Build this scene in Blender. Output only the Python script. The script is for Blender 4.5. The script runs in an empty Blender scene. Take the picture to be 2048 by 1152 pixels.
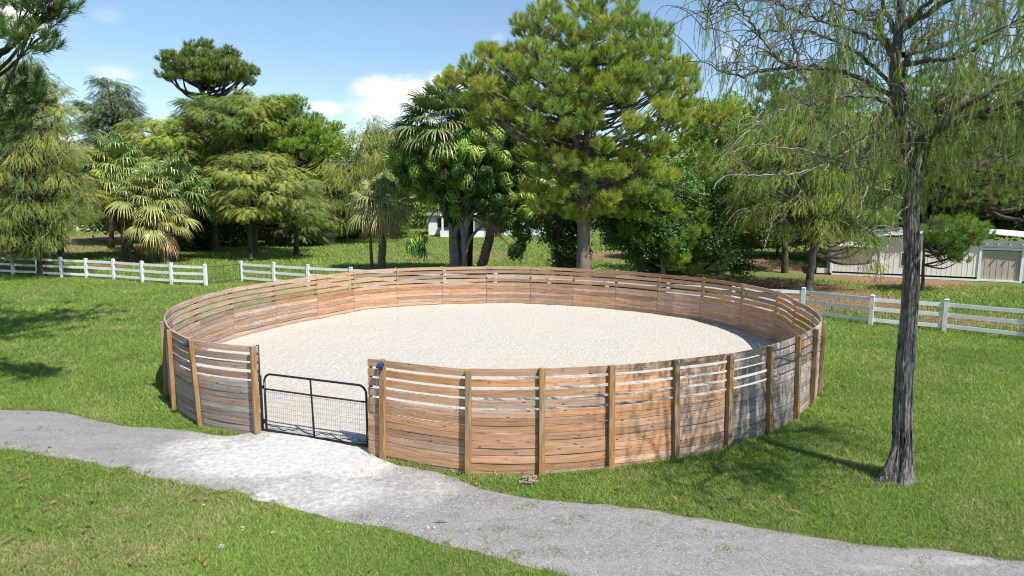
import bpy, math, random
import numpy as np
from mathutils import Vector, Matrix

rng = np.random.default_rng(7)
random.seed(7)
scene = bpy.context.scene
COL = scene.collection

# ------------------------------------------------------------------ camera
FPX, PITCH, ROLL, CAMH = 1291.2, 0.1325, 0.0056, 4.90
cam_d = bpy.data.cameras.new('camera')
cam_d.sensor_width = 36.0
cam_d.lens = 36.0 * FPX / 2048.0
cam_d.clip_end = 3000
cam = bpy.data.objects.new('camera', cam_d)
COL.objects.link(cam)
cam.matrix_world = Matrix.Translation((0, 0, CAMH)) @ Matrix.Rotation(math.pi / 2 - PITCH, 4, 'X') @ Matrix.Rotation(ROLL, 4, 'Z')
scene.camera = cam

# ------------------------------------------------------------------ light
SUN_EL = math.radians(54)
SUN_AZ = (0.66, -0.75)
_n = math.hypot(*SUN_AZ)
TOSUN = Vector((SUN_AZ[0] / _n * math.cos(SUN_EL), SUN_AZ[1] / _n * math.cos(SUN_EL), math.sin(SUN_EL)))
world = bpy.data.worlds.new('World')
scene.world = world
world.use_nodes = True
wn, wl = world.node_tree.nodes, world.node_tree.links
wn.clear()
w_out = wn.new('ShaderNodeOutputWorld')
w_bg = wn.new('ShaderNodeBackground')
w_sky = wn.new('ShaderNodeTexSky')
w_sky.sky_type = 'NISHITA'
w_sky.sun_disc = False
w_sky.sun_elevation = SUN_EL
w_sky.sun_rotation = math.atan2(TOSUN.x, TOSUN.y)
w_sky.air_density = 1.15
w_sky.dust_density = 0.1
w_sky.ozone_density = 3.0
w_bg.inputs['Strength'].default_value = 0.105
CLOUDS = True
w_tc = wn.new('ShaderNodeTexCoord')
def pxdir(px, py):
    x = (px - 1024) / FPX; y = -(py - 576) / FPX
    c, s = math.cos(ROLL), math.sin(ROLL)
    x, y = c * x - s * y, s * x + c * y
    return Vector((x, math.cos(PITCH) + y * math.sin(PITCH), -math.sin(PITCH) + y * math.cos(PITCH)))
# clouds hang in the sky dome: each is an elliptical patch of directions with a noisy edge
w_sep = wn.new('ShaderNodeSeparateXYZ')
wl.new(w_tc.outputs['Generated'], w_sep.inputs[0])
def wmath(op, a, b=None, c=None):
    n = wn.new('ShaderNodeMath'); n.operation = op
    for i, v in enumerate((a, b, c)):
        if v is None: continue
        if isinstance(v, (int, float)): n.inputs[i].default_value = v
        else: wl.new(v, n.inputs[i])
    return n.outputs[0]
az = wmath('ARCTAN2', w_sep.outputs[0], w_sep.outputs[1])
el = wmath('ARCSINE', w_sep.outputs[2])
w_no = wn.new('ShaderNodeTexNoise'); w_no.inputs['Scale'].default_value = 14; w_no.inputs['Detail'].default_value = 7
w_no.inputs['Roughness'].default_value = 0.6
w_map = wn.new('ShaderNodeMapping'); w_map.inputs['Scale'].default_value = (1, 1, 2.2)
wl.new(w_tc.outputs['Generated'], w_map.inputs[0]); wl.new(w_map.outputs[0], w_no.inputs[0])
tot = None
# px centre, half size px, strength
for (cx, cy, hx, hy, st) in [(815, 182, 118, 42, 1.15), (905, 178, 105, 40, 1.0), (760, 218, 90, 30, .75), (650, 216, 48, 18, .75), (225, 145, 46, 19, .4),
                             (35, 25, 70, 55, 1.0), (995, 75, 26, 14, .2), (218, 33, 30, 16, .14), (1460, 100, 44, 24, .28),
                             (1010, 215, 60, 30, .6), (960, 255, 260, 26, .35), (2100, 190, 120, 50, .6), (2300, 60, 200, 80, .8),
                             (-300, 100, 200, 60, .8), (620, -260, 240, 80, .6), (1500, -500, 400, 90, .6)]:
    d = pxdir(cx, cy).normalized()
    a0, e0 = math.atan2(d.x, d.y), math.asin(d.z)
    da = wmath('DIVIDE', wmath('SUBTRACT', az, a0), hx / FPX)
    de = wmath('DIVIDE', wmath('SUBTRACT', el, e0), hy / FPX)
    r2 = wmath('ADD', wmath('MULTIPLY', da, da), wmath('MULTIPLY', de, de))
    v = wmath('SUBTRACT', 1.0, wmath('SQRT', r2))
    v = wmath('ADD', v, wmath('MULTIPLY', wmath('SUBTRACT', w_no.outputs[0], 0.5), 1.5))
    n = wn.new('ShaderNodeMapRange'); n.interpolation_type = 'SMOOTHSTEP'
    wl.new(v, n.inputs[0]); n.inputs[1].default_value = -0.02; n.inputs[2].default_value = 0.8; n.inputs[4].default_value = st
    tot = n.outputs[0] if tot is None else wmath('MAXIMUM', tot, n.outputs[0])
tot = wmath('MINIMUM', tot, 1.0)
w_mix = wn.new('ShaderNodeMix'); w_mix.data_type = 'RGBA'
wl.new(tot, w_mix.inputs[0])
w_hsv = wn.new('ShaderNodeHueSaturation'); w_hsv.inputs['Saturation'].default_value = 1.02; w_hsv.inputs['Value'].default_value = 1.02
wl.new(w_sky.outputs[0], w_hsv.inputs['Color'])
wl.new(w_hsv.outputs[0], w_mix.inputs[6])
w_mix.inputs[7].default_value = (8.0, 7.6, 7.5, 1)
wl.new(w_mix.outputs[2], w_bg.inputs['Color'])
wl.new(w_bg.outputs[0], w_out.inputs[0])

sun_d = bpy.data.lights.new('sun', 'SUN')
sun_d.energy = 4.9
sun_d.angle = math.radians(0.53)
sun_d.color = (1.0, 0.95, 0.87)
sun = bpy.data.objects.new('sun', sun_d)
sun.rotation_euler = TOSUN.to_track_quat('Z', 'Y').to_euler()
sun.location = (10, -10, 30)
COL.objects.link(sun)

scene.view_settings.view_transform = 'Standard'
scene.view_settings.look = 'None'
scene.view_settings.exposure = 0.60
scene.view_settings.gamma = 1
scene.view_settings.use_curve_mapping = False
scene.render.engine = 'CYCLES'
scene.cycles.max_bounces = 6
scene.cycles.diffuse_bounces = 3
scene.cycles.transmission_bounces = 3
scene.cycles.use_denoising = True
scene.cycles.filter_width = 1.1

# ------------------------------------------------------------------ helpers
def at(px, py, depth):
    """point seen at photo pixel px,py whose forward distance is depth"""
    d = pxdir(px, py)
    return np.array([d.x / d.y * depth, depth, CAMH + d.z / d.y * depth])
def gr(px, py, z=0.0):
    d = pxdir(px, py)
    t = (z - CAMH) / d.z
    return np.array([d.x * t, d.y * t, z])

def cam_px(x, y):
    v = cam.matrix_world.inverted() @ Vector((float(x), float(y), 0.)); return 1024 + FPX * v.x / -v.z, 576 - FPX * v.y / -v.z
class MB:
    def __init__(s): s.V = []; s.F = []; s.T = []; s.n = 0
    def add(s, V, F, tint=None):
        V = np.asarray(V, float).reshape(-1, 3); F = np.asarray(F, int)
        s.V.append(V); s.F.append(F + s.n); s.n += len(V)
        if tint is None: tint = np.zeros((len(F), 3))
        tint = np.asarray(tint, float)
        if tint.ndim == 1: tint = np.tile(tint, (len(F), 1))
        s.T.append(tint)
    def box(s, c, size, rot=None, tint=None):
        h = np.array(size) / 2
        v = np.array([[x, y, z] for x in (-1, 1) for y in (-1, 1) for z in (-1, 1)]) * h
        if rot is not None: v = v @ np.array(rot).T
        s.add(v + np.array(c), [[0, 1, 3, 2], [4, 6, 7, 5], [0, 4, 5, 1], [2, 3, 7, 6], [0, 2, 6, 4], [1, 5, 7, 3]], tint)
    def tube(s, P, R, sides=6, tint=None, flute=None, cap=True):
        P = np.asarray(P, float); n = len(P)
        R = np.broadcast_to(np.asarray(R, float), (n,))
        T = np.gradient(P, axis=0); T /= np.linalg.norm(T, axis=1)[:, None] + 1e-9
        ref = np.array([0, 0, 1.]) if abs(T[0, 2]) < .8 else np.array([0., 1, 0])
        A = np.cross(T, ref); A /= np.linalg.norm(A, axis=1)[:, None] + 1e-9
        B = np.cross(T, A)
        th = np.linspace(0, 2 * np.pi, sides, endpoint=False)
        rr = R[:, None] * np.ones(sides)
        if flute is not None: rr = rr * flute(P[:, 2][:, None], th[None, :])
        V = P[:, None] + rr[..., None] * (np.cos(th)[None, :, None] * A[:, None] + np.sin(th)[None, :, None] * B[:, None])
        i = np.arange(n - 1)[:, None] * sides; j = np.arange(sides)[None]; j2 = (j + 1) % sides
        F = np.stack([i + j, i + j2, i + sides + j2, i + sides + j], -1).reshape(-1, 4)
        s.add(V.reshape(-1, 3), F, tint)
        if cap and sides > 3:
            m = s.n
            s.add(np.array([P[-1] + T[-1] * R[-1] * .3]), np.zeros((0, 3), int))
            b = m - sides
            s.F.append(np.array([[b + k, b + (k + 1) % sides, m] for k in range(sides)])); s.T.append(np.tile(np.zeros(3) if tint is None else np.asarray(tint, float), (sides, 1)))
    def build(s, name, mat, parent=None, smooth=False, origin=None):
        V = np.concatenate(s.V)
        off = np.array(parent_loc(parent)) if parent is not None else (np.array(origin) if origin is not None else np.zeros(3))
        Vl = V - off
        F = [f for f in s.F if len(f)]; T = np.concatenate([t for t, f in zip(s.T, s.F) if len(f)])
        me = bpy.data.meshes.new(name)
        me.vertices.add(len(V)); me.vertices.foreach_set('co', Vl.astype(np.float32).ravel())
        loops = np.concatenate([f.ravel() for f in F])
        sizes = np.concatenate([np.full(len(f), f.shape[1]) for f in F])
        me.loops.add(len(loops)); me.loops.foreach_set('vertex_index', loops.astype(np.int32))
        me.polygons.add(len(sizes))
        me.polygons.foreach_set('loop_start', np.concatenate([[0], np.cumsum(sizes)[:-1]]).astype(np.int32))
        a = me.attributes.new('tint', 'FLOAT_COLOR', 'FACE')
        a.data.foreach_set('color', np.concatenate([T, np.ones((len(T), 1))], 1).astype(np.float32).ravel())
        me.update(calc_edges=True)
        me.polygons.foreach_set('use_smooth', np.full(len(sizes), bool(smooth)))
        me.validate()
        me.materials.append(mat)
        o = bpy.data.objects.new(name, me)
        COL.objects.link(o)
        if parent is not None: o.parent = parent
        elif origin is not None: o.location = origin
        return o
_abs = {}
def parent_loc(p):
    l = np.zeros(3)
    while p is not None:
        l = l + np.array(p.location); p = p.parent
    return l
def thing(name, label, cat, loc=(0, 0, 0), group=None):
    o = bpy.data.objects.new(name, None); COL.objects.link(o)
    o.empty_display_size = .3
    o.location = Vector([float(v) for v in loc]); tag(o, label, cat, group); return o
def tag(o, label, cat, group=None):
    o['label'] = label; o['category'] = cat
    if group: o['group'] = group
    return o
def struct(o): o['kind'] = 'structure'; return o
def stuff(o, label=None, cat=None):
    o['kind'] = 'stuff'
    if label: o['label'] = label; o['category'] = cat
    return o
def smoothpath(P, k=6):
    P = np.asarray(P, float)
    if len(P) < 3: return np.linspace(P[0], P[-1], k + 1)
    Q = np.vstack([2 * P[0] - P[1], P, 2 * P[-1] - P[-2]]); out = []
    for i in range(1, len(Q) - 2):
        p0, p1, p2, p3 = Q[i - 1:i + 3]
        for t in np.linspace(0, 1, k, endpoint=False):
            out.append(.5 * (2 * p1 + (p2 - p0) * t + (2 * p0 - 5 * p1 + 4 * p2 - p3) * t * t + (3 * p1 - p0 - 3 * p2 + p3) * t ** 3))
    out.append(P[-1]); return np.array(out)
def unit(v): return v / (np.linalg.norm(v, axis=-1, keepdims=True) + 1e-9)
def inpoly(x, y, poly):
    poly = np.asarray(poly, float); n = len(poly); c = np.zeros(np.shape(x), bool); j = n - 1
    for i in range(n):
        xi, yi = poly[i]; xj, yj = poly[j]
        with np.errstate(divide='ignore', invalid='ignore'):
            c ^= ((yi > y) != (yj > y)) & (x < (xj - xi) * (y - yi) / (yj - yi + 1e-12) + xi)
        j = i
    return c
def vnoise(x, y, seed=0, s=1.0):
    """cheap smooth value noise 0..1"""
    x = np.asarray(x) * s + seed * 17.3; y = np.asarray(y) * s - seed * 9.1
    xi = np.floor(x).astype(np.int64); yi = np.floor(y).astype(np.int64); fx = x - xi; fy = y - yi
    fx = fx * fx * (3 - 2 * fx); fy = fy * fy * (3 - 2 * fy)
    def h(a, b):
        k = (a * 374761393 + b * 668265263 + seed * 982451653) & 0xffffffff
        k = ((k ^ (k >> 13)) * 1274126177) & 0xffffffff
        return ((k ^ (k >> 16)) & 0xffff) / 65535.
    return (h(xi, yi) * (1 - fx) + h(xi + 1, yi) * fx) * (1 - fy) + (h(xi, yi + 1) * (1 - fx) + h(xi + 1, yi + 1) * fx) * fy
def fbm(x, y, seed=0, s=1.0): return (vnoise(x, y, seed, s) * .5 + vnoise(x, y, seed + 1, s * 2.1) * .3 + vnoise(x, y, seed + 2, s * 4.3) * .2)

# ------------------------------------------------------------------ materials
class NT:
    def __init__(s, name, rough=.8, spec=.5):
        s.m = bpy.data.materials.new(name); s.m.use_nodes = True; s.t = s.m.node_tree; s.n = s.t.nodes; s.l = s.t.links
        s.p = s.n['Principled BSDF']; s.p.inputs['Roughness'].default_value = rough
        s.p.inputs['Specular IOR Level'].default_value = spec
        s.out = s.n['Material Output']
    def set(s, sock, v):
        if isinstance(v, bpy.types.NodeSocket): s.l.new(v, sock)
        else: sock.default_value = v
    def node(s, t, **kw):
        n = s.n.new(t)
        for k, v in kw.items(): setattr(n, k, v)
        return n
    def coord(s, kind='Object', scale=(1, 1, 1), rot=(0, 0, 0)):
        tc = s.node('ShaderNodeTexCoord'); mp = s.node('ShaderNodeMapping')
        mp.inputs['Scale'].default_value = scale; mp.inputs['Rotation'].default_value = rot
        s.l.new(tc.outputs[kind], mp.inputs[0]); return mp.outputs[0]
    def noise(s, vec, scale=5, detail=4, rough=.55, dist=0):
        n = s.node('ShaderNodeTexNoise'); s.l.new(vec, n.inputs['Vector'])
        n.inputs['Scale'].default_value = scale; n.inputs['Detail'].default_value = detail
        n.inputs['Roughness'].default_value = rough; n.inputs['Distortion'].default_value = dist
        return n.outputs[0]
    def vor(s, vec, scale=5, feature='F1'):
        n = s.node('ShaderNodeTexVoronoi', feature=feature); s.l.new(vec, n.inputs['Vector']); n.inputs['Scale'].default_value = scale
        return n
    def ramp(s, fac, stops):
        n = s.node('ShaderNodeValToRGB'); s.l.new(fac, n.inputs[0])
        e = n.color_ramp.elements
        while len(e) < len(stops): e.new(.5)
        for i, (p, c) in enumerate(stops):
            e[i].position = p
            e[i].color = (c, c, c, 1) if isinstance(c, (int, float)) else (*c, 1)
        return n.outputs[0]
    def mix(s, f, a, b, mode='MIX'):
        n = s.node('ShaderNodeMix', data_type='RGBA', blend_type=mode)
        s.set(n.inputs[0], f)
        for k, v in ((6, a), (7, b)):
            if isinstance(v, tuple): v = (*v, 1) if len(v) == 3 else v
            s.set(n.inputs[k], v)
        return n.outputs[2]
    def math(s, op, a, b=0.):
        n = s.node('ShaderNodeMath', operation=op); s.set(n.inputs[0], a); s.set(n.inputs[1], b); return n.outputs[0]
    def attr(s, name='tint'):
        n = s.node('ShaderNodeAttribute', attribute_name=name); return n
    def bump(s, h, strength=.5, dist=.02, prev=None):
        n = s.node('ShaderNodeBump'); n.inputs['Strength'].default_value = strength; n.inputs['Distance'].default_value = dist
        s.l.new(h, n.inputs['Height'])
        if prev is not None: s.l.new(prev, n.inputs['Normal'])
        s.l.new(n.outputs[0], s.p.inputs['Normal']); return n.outputs[0]
    def col(s, c):
        s.set(s.p.inputs['Base Color'], (*c, 1) if isinstance(c, tuple) and len(c) == 3 else c)

def leafmat(name, rough=.5, spec=.4, trans=.34, gain=2.2):
    """foliage: the colour comes from each leaf's own hue, light passes through partly"""
    m = NT(name, rough, spec)
    a = m.attr()
    c = m.mix(1.0, a.outputs['Color'], (gain, gain, gain), 'MULTIPLY')
    m.col(c)
    tr = m.node('ShaderNodeBsdfTranslucent'); m.l.new(m.mix(1.0, c, (1.2, 1.2, .7), 'MULTIPLY'), tr.inputs[0])
    mx = m.node('ShaderNodeMixShader'); mx.inputs[0].default_value = trans
    m.l.new(m.p.outputs[0], mx.inputs[1]); m.l.new(tr.outputs[0], mx.inputs[2]); m.l.new(mx.outputs[0], m.out.inputs[0])
    return m.m
M = {}
M['needle'] = leafmat('needles', .5, .35, .3)
M['leaf'] = leafmat('leaves', .45, .4, .3)
M['glossy_leaf'] = leafmat('glossy_leaves', .36, .5, .2)
M['palm_leaf'] = leafmat('palm_leaves', .38, .5, .2)
M['grass'] = leafmat('grass', .55, .3, .35, 2.3)
M['dry'] = leafmat('dry_leaves', .7, .2, .1)

def barkmat(name, c1, c2, c3, sc=1.0, bump=.9, st=(.3, .52, .72)):
    m = NT(name, .9, .15)
    v = m.coord('Object', (9 * sc, 9 * sc, 1.3 * sc))
    n = m.noise(v, 2.2, 8, .65, .4); w = m.noise(m.coord('Object', (1, 1, 1)), 1.7, 4)
    c = m.ramp(n, [(st[0], c1), (st[1], c2), (st[2], c3)])
    c = m.mix(m.ramp(w, [(.35, 0.), (.7, .55)]), c, c3)
    m.col(c); m.bump(n, bump, .06); return m.m
M['bark_grey'] = barkmat('bark_grey', (.022, .018, .016), (.10, .085, .075), (.27, .25, .23))
M['bark_near'] = barkmat('bark_furrowed', (.010, .008, .007), (.085, .07, .058), (.34, .32, .30), 1.7, 1.0, (.40, .50, .62))
M['bark_pine'] = barkmat('bark_pine', (.05, .035, .028), (.16, .115, .09), (.30, .24, .20))
M['bark_dark'] = barkmat('bark_dark', (.02, .016, .012), (.065, .052, .04), (.14, .12, .10))
M['bark_palm'] = barkmat('bark_palm', (.05, .038, .028), (.15, .12, .09), (.26, .22, .17))
M['bark_pale'] = barkmat('bark_pale', (.10, .085, .07), (.24, .21, .18), (.42, .39, .35))

def woodmat(name, gain=1.0, grey=.0):
    m = NT(name, .72, .25)
    a = m.attr()
    sep = m.node('ShaderNodeSeparateColor'); m.l.new(a.outputs['Color'], sep.inputs[0])
    geo = m.node('ShaderNodeTexCoord'); 
    # coordinate: along the board (u) and up (z)
    at_ = m.attr('grain')
    v = m.node('ShaderNodeMapping'); v.inputs['Scale'].default_value = (1.6, 1, 26); m.l.new(at_.outputs['Vector'], v.inputs[0])
    g = m.noise(v.outputs[0], 1.0, 6, .6, .9)
    v2 = m.node('ShaderNodeMapping'); v2.inputs['Scale'].default_value = (3.2, 1, 9); m.l.new(at_.outputs['Vector'], v2.inputs[0])
    kn = m.vor(v2.outputs[0], 1.1)
    knot = m.ramp(kn.outputs['Distance'], [(.07, 1.), (.15, 0.)])
    v3 = m.node('ShaderNodeMapping'); v3.inputs['Scale'].default_value = (.9, 1, 2.2); m.l.new(at_.outputs['Vector'], v3.inputs[0])
    big = m.noise(v3.outputs[0], 1.0, 5, .6)
    c = m.ramp(g, [(.25, (.21, .095, .042)), (.5, (.36, .185, .088)), (.75, (.50, .29, .16))])
    pink = m.ramp(g, [(.25, (.22, .130, .088)), (.5, (.37, .235, .165)), (.75, (.50, .345, .26))])
    gry = m.ramp(g, [(.25, (.13, .115, .105)), (.5, (.24, .215, .20)), (.75, (.38, .345, .33))])
    c = m.mix(sep.outputs[0], c, pink)
    gf = m.math('MULTIPLY', sep.outputs[1], m.ramp(big, [(.3, .55), (.6, 1.)]))
    gf = m.math('MINIMUM', m.math('ADD', gf, m.ramp(big, [(.5, 0.), (.75, .35)])), 1.)
    c = m.mix(gf, c, gry)
    c = m.mix(knot, c, (.10, .045, .022))
    br = m.math('ADD', m.math('MULTIPLY', sep.outputs[2], .75), .80 * gain)
    cb = m.node('ShaderNodeCombineColor'); 
    for i in range(3): m.l.new(br, cb.inputs[i])
    c = m.mix(1., c, cb.outputs[0], 'MULTIPLY')
    m.col(c); m.bump(g, .35, .01); return m.m
M['wood'] = woodmat('fence_boards')
def postmat():
    m = NT('post_timber', .7, .25)
    n = m.noise(m.coord('Object', (14, 14, 1.2)), 1.6, 6, .6, .6)
    w = m.noise(m.coord('Object', (1.5, 1.5, .9)), 1.3, 3)
    c = m.ramp(n, [(.3, (.17, .085, .032)), (.55, (.33, .18, .075)), (.75, (.46, .28, .14))])
    g = m.ramp(n, [(.3, (.12, .10, .07)), (.6, (.26, .225, .165)), (.8, (.36, .32, .25))])
    c = m.mix(m.ramp(w, [(.45, 0.), (.68, .85)]), c, g)
    m.col(c); m.bump(n, .4, .01); return m.m
M['post'] = postmat()
def paint(name, c, rough=.5, dirt=.25, dcol=(.25, .27, .22), sc=2.):
    m = NT(name, rough, .4)
    n = m.noise(m.coord('Object', (1, 1, 1)), sc, 6, .65)
    n2 = m.noise(m.coord('Object', (6, 6, 1)), sc * 2, 4, .6)
    c2 = m.mix(m.ramp(n, [(.45, 0.), (.75, dirt)]), c, dcol)
    c2 = m.mix(m.ramp(n2, [(.55, 0.), (.75, dirt)]), c2, dcol)
    m.col(c2); m.bump(n2, .15, .01); return m.m
M['white'] = paint('white_paint', (.70, .71, .71), .5, .30)
M['cream'] = paint('cream_panel', (.70, .68, .62), .6, .14, (.45, .43, .38))
M['tan'] = paint('tan_panel', (.40, .345, .29), .6, .2, (.25, .22, .19))
M['roofwhite'] = paint('roof_sheet', (.72, .72, .71), .4, .4, (.35, .34, .32))
M['roofgrey'] = paint('roof_shingles', (.16, .155, .15), .8, .5, (.08, .08, .08), 6)
M['black_metal'] = paint('black_pipe', (.012, .013, .015), .38, .3, (.05, .045, .04), 8)
M['galv'] = paint('galvanised_wire', (.22, .23, .24), .4, .3, (.12, .11, .1), 8)
M['darkmesh'] = paint('dark_wire', (.05, .05, .05), .6, .2)
M['glass'] = paint('window_glass', (.03, .035, .04), .1, .0)
M['blue'] = paint('solar_cell', (.01, .05, .22), .15, .0)
M['housing'] = paint('lamp_housing', (.02, .02, .022), .4, .0)
M['lens'] = paint('lamp_lens', (.45, .5, .55), .2, .0)
M['shell'] = paint('shell_rock', (.24, .185, .15), .9, .6, (.28, .17, .11), 14)
M['stone'] = paint('pale_stone', (.36, .355, .34), .9, .35, (.4, .38, .33), 12)
M['dark_inside'] = paint('shade_cloth', (.03, .03, .03), .9, .0)

def groundmat():
    m = NT('turf', .95, .1)
    v = m.coord('Object')
    n1 = m.noise(v, .35, 5, .6); n2 = m.noise(v, 6, 6, .7); n3 = m.noise(v, 60, 4, .7)
    c = m.ramp(n3, [(.3, (.05, .075, .016)), (.5, (.12, .165, .04)), (.72, (.20, .25, .075))])
    c = m.mix(m.ramp(n2, [(.45, 0.), (.75, .6)]), c, (.115, .12, .045))
    a = m.attr('straw')
    st = m.ramp(n3, [(.3, (.13, .070, .040)), (.55, (.26, .155, .095)), (.75, (.40, .29, .20))])
    k = m.math('ADD', a.outputs['Fac'], m.math('MULTIPLY', m.math('SUBTRACT', n2, .5), 1.2))
    c = m.mix(m.ramp(k, [(.35, 0.), (.62, 1.)]), c, st)
    m.col(c); m.bump(n3, .8, .03); return m.m
M['turf'] = groundmat()
def sandmat():
    m = NT('arena_sand', .95, .12)
    v = m.coord('Object')
    n1 = m.noise(v, .28, 4, .55); n2 = m.noise(v, 9, 5, .65); n3 = m.noise(v, 45, 3, .6)
    # drag marks left by the harrow: rings round the middle of the ring
    ln = m.node('ShaderNodeVectorMath', operation='LENGTH'); m.l.new(m.coord('Object', (1, 1, 0)), ln.inputs[0])
    rr = m.math('ADD', ln.outputs['Value'], m.math('MULTIPLY', n1, 1.4))
    wv = m.math('SINE', m.math('MULTIPLY', rr, 34.)); wv2 = m.math('SINE', m.math('MULTIPLY', rr, 9.))
    msk = m.ramp(m.noise(v, .5, 3), [(.4, 0.), (.62, 1.)])
    c = m.ramp(n2, [(.3, (.36, .335, .29)), (.5, (.485, .46, .41)), (.75, (.58, .56, .52))])
    c = m.mix(m.ramp(n1, [(.42, 0.), (.62, .5)]), c, (.52, .465, .375))
    c = m.mix(m.math('MULTIPLY', m.ramp(wv2, [(.4, 0.), (1., .4)]), msk), c, (.46, .415, .34))
    c = m.mix(m.ramp(n3, [(.66, 0.), (.74, .35)]), c, (.40, .36, .30))
    m.col(c)
    h = m.math('ADD', m.math('MULTIPLY', n2, 1.0), m.math('MULTIPLY', m.math('MULTIPLY', wv, msk), .045))
    h = m.math('ADD', h, m.math('MULTIPLY', n3, .35))
    m.bump(h, 1.0, .06); return m.m
M['sand'] = sandmat()
def gravelmat():
    m = NT('gravel', .95, .15)
    v = m.coord('Object')
    vo = m.vor(v, 60); vo2 = m.vor(v, 17)
    n = m.noise(v, 130, 2, .6); n2 = m.noise(v, 1.3, 6, .65); n4 = m.noise(v, 9, 5, .7)
    c = m.ramp(vo.outputs['Distance'], [(.1, (.38, .37, .355)), (.6, (.20, .195, .185))])
    rc = m.node('ShaderNodeSeparateColor'); m.l.new(vo.outputs['Color'], rc.inputs[0])
    c = m.mix(m.ramp(rc.outputs[0], [(.0, 0.), (.85, .15), (1., .8)]), c, (.50, .49, .47))
    c = m.mix(m.ramp(rc.outputs[1], [(.7, 0.), (1., .6)]), c, (.07, .065, .062))
    c = m.mix(m.ramp(n4, [(.45, 0.), (.7, .6)]), c, (.17, .16, .145))
    tr_ = m.noise(m.coord('Object', (.35, 2.2, 1), (0, 0, .18)), 1.6, 4, .6)
    c = m.mix(m.ramp(tr_, [(.42, 0.), (.62, .35)]), c, (.33, .325, .31))
    a = m.attr('straw')
    k = m.math('ADD', a.outputs['Fac'], m.math('MULTIPLY', m.math('SUBTRACT', n2, .5), .7))
    k = m.math('ADD', k, m.math('MULTIPLY', m.math('SUBTRACT', n4, .5), .95))
    sandc = m.ramp(n4, [(.3, (.40, .39, .37)), (.6, (.58, .565, .535))])
    c = m.mix(m.ramp(k, [(.3, 0.), (.9, 1.)]), c, sandc)
    n5 = m.noise(v, 26, 4, .7); c = m.mix(m.ramp(n5, [(.60, 0.), (.70, .7)]), c, (.10, .092, .08))
    m.col(c)
    h = m.math('ADD', m.math('MULTIPLY', m.math('SUBTRACT', 1., vo.outputs['Distance']), .5), m.math('MULTIPLY', n4, 1.3))
    m.bump(h, 1.0, .025); return m.m
M['gravel'] = gravelmat()

def setattr_float(o, name, vals):
    a = o.data.attributes.new(name, 'FLOAT', 'POINT'); a.data.foreach_set('value', np.asarray(vals, np.float32))

# ------------------------------------------------------------------ layout measured from the ground up
PATH_TOP = [(-500, 770), (-200, 792), (0, 815), (80, 820), (150, 828), (250, 850), (330, 856), (400, 862), (450, 868), (522, 860), (535, 850), (640, 860), (736, 880), (748, 905), (768, 914), (800, 926), (870, 941), (960, 972), (1100, 996), (1350, 1022), (1560, 1056), (1700, 1080), (1900, 1097), (2048, 1112), (2500, 1170)]
PATH_BOT = [(-500, 835), (-200, 865), (0, 896), (143, 917), (205, 930), (318, 954), (444, 985), (581, 1016), (697, 1045), (817, 1068), (919, 1095), (1056, 1130), (1124, 1147), (1350, 1215), (1600, 1290), (1800, 1360), (2100, 1480)]
pt = smoothpath([gr(*p)[:2] for p in PATH_TOP], 8); pb = smoothpath([gr(*p)[:2] for p in PATH_BOT], 8)
def jitter(L, seed, amp=.09):
    n = len(L); s = np.cumsum(np.r_[0, np.linalg.norm(np.diff(L, axis=0), axis=1)])
    t = np.arange(0, s[-1], .08)
    Q = np.stack([np.interp(t, s, L[:, 0]), np.interp(t, s, L[:, 1])], 1)
    d = np.gradient(Q, axis=0); d /= np.linalg.norm(d, axis=1)[:, None] + 1e-9
    nrm = np.stack([-d[:, 1], d[:, 0]], 1)
    o = (fbm(t, t * 0, seed, 1.2) - .5) * 2.4 * amp + (vnoise(t, t * 0, seed + 5, 6.) - .5) * amp * .5 + (vnoise(t, t * 0, seed + 8, 2.3) - .5) * amp * .6
    return Q + nrm * o[:, None]
pt = jitter(pt, 3); pb = jitter(pb, 9)
pt = pt[np.argsort(pt[:, 0])]; pb = pb[np.argsort(pb[:, 0])]
PATH_POLY = np.vstack([pt, pb[::-1]])

# pen posts: base pixel, top pixel (front half seen), rest of the circle by angle
PEN_C = np.array([-.13, 20.68]); PEN_R = 9.15; PEN_H = 1.90; SAND_Z = 0.10
seen = [((1634, 792), (1644, 642)), ((1612, 812), (1626, 655)), ((1583, 836), (1591, 672)), ((1528, 866), (1535, 689)), ((1447, 890), (1457, 707)), ((1343, 914), (1350, 719)), ((1217, 930), (1221, 731)), ((1082, 944), (1084, 737)),
        ((937, 942), (938, 738)), ((768, 914), (765, 722)), ((742, 906), (740, 714)), ((525, 867), (519, 692)), ((405, 846), (388, 682)), ((355, 816), (348, 661)), ((340, 792), (333, 640))]
def ang(p): return math.atan2(p[1] - PEN_C[1], p[0] - PEN_C[0])
ctrl = []   # (angle, base xy, top xy)
for b, t in seen:
    B = gr(*b)[:2]; T = gr(*t, PEN_H)[:2]
    # a post leans at most a few centimetres
    mid = (B + T) / 2; d = T - B; L = np.linalg.norm(d)
    if L > .16: d = d / L * .16
    ctrl.append([ang(mid), mid - d / 2, mid + d / 2])
a_first, a_last = ctrl[0][0], ctrl[-1][0]
if a_last < 0: a_last += 0
print('angles', [round(math.degrees(c[0]), 1) for c in ctrl])
print('radii', [round(float(np.linalg.norm(c[1] - PEN_C)), 2) for c in ctrl])
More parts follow.
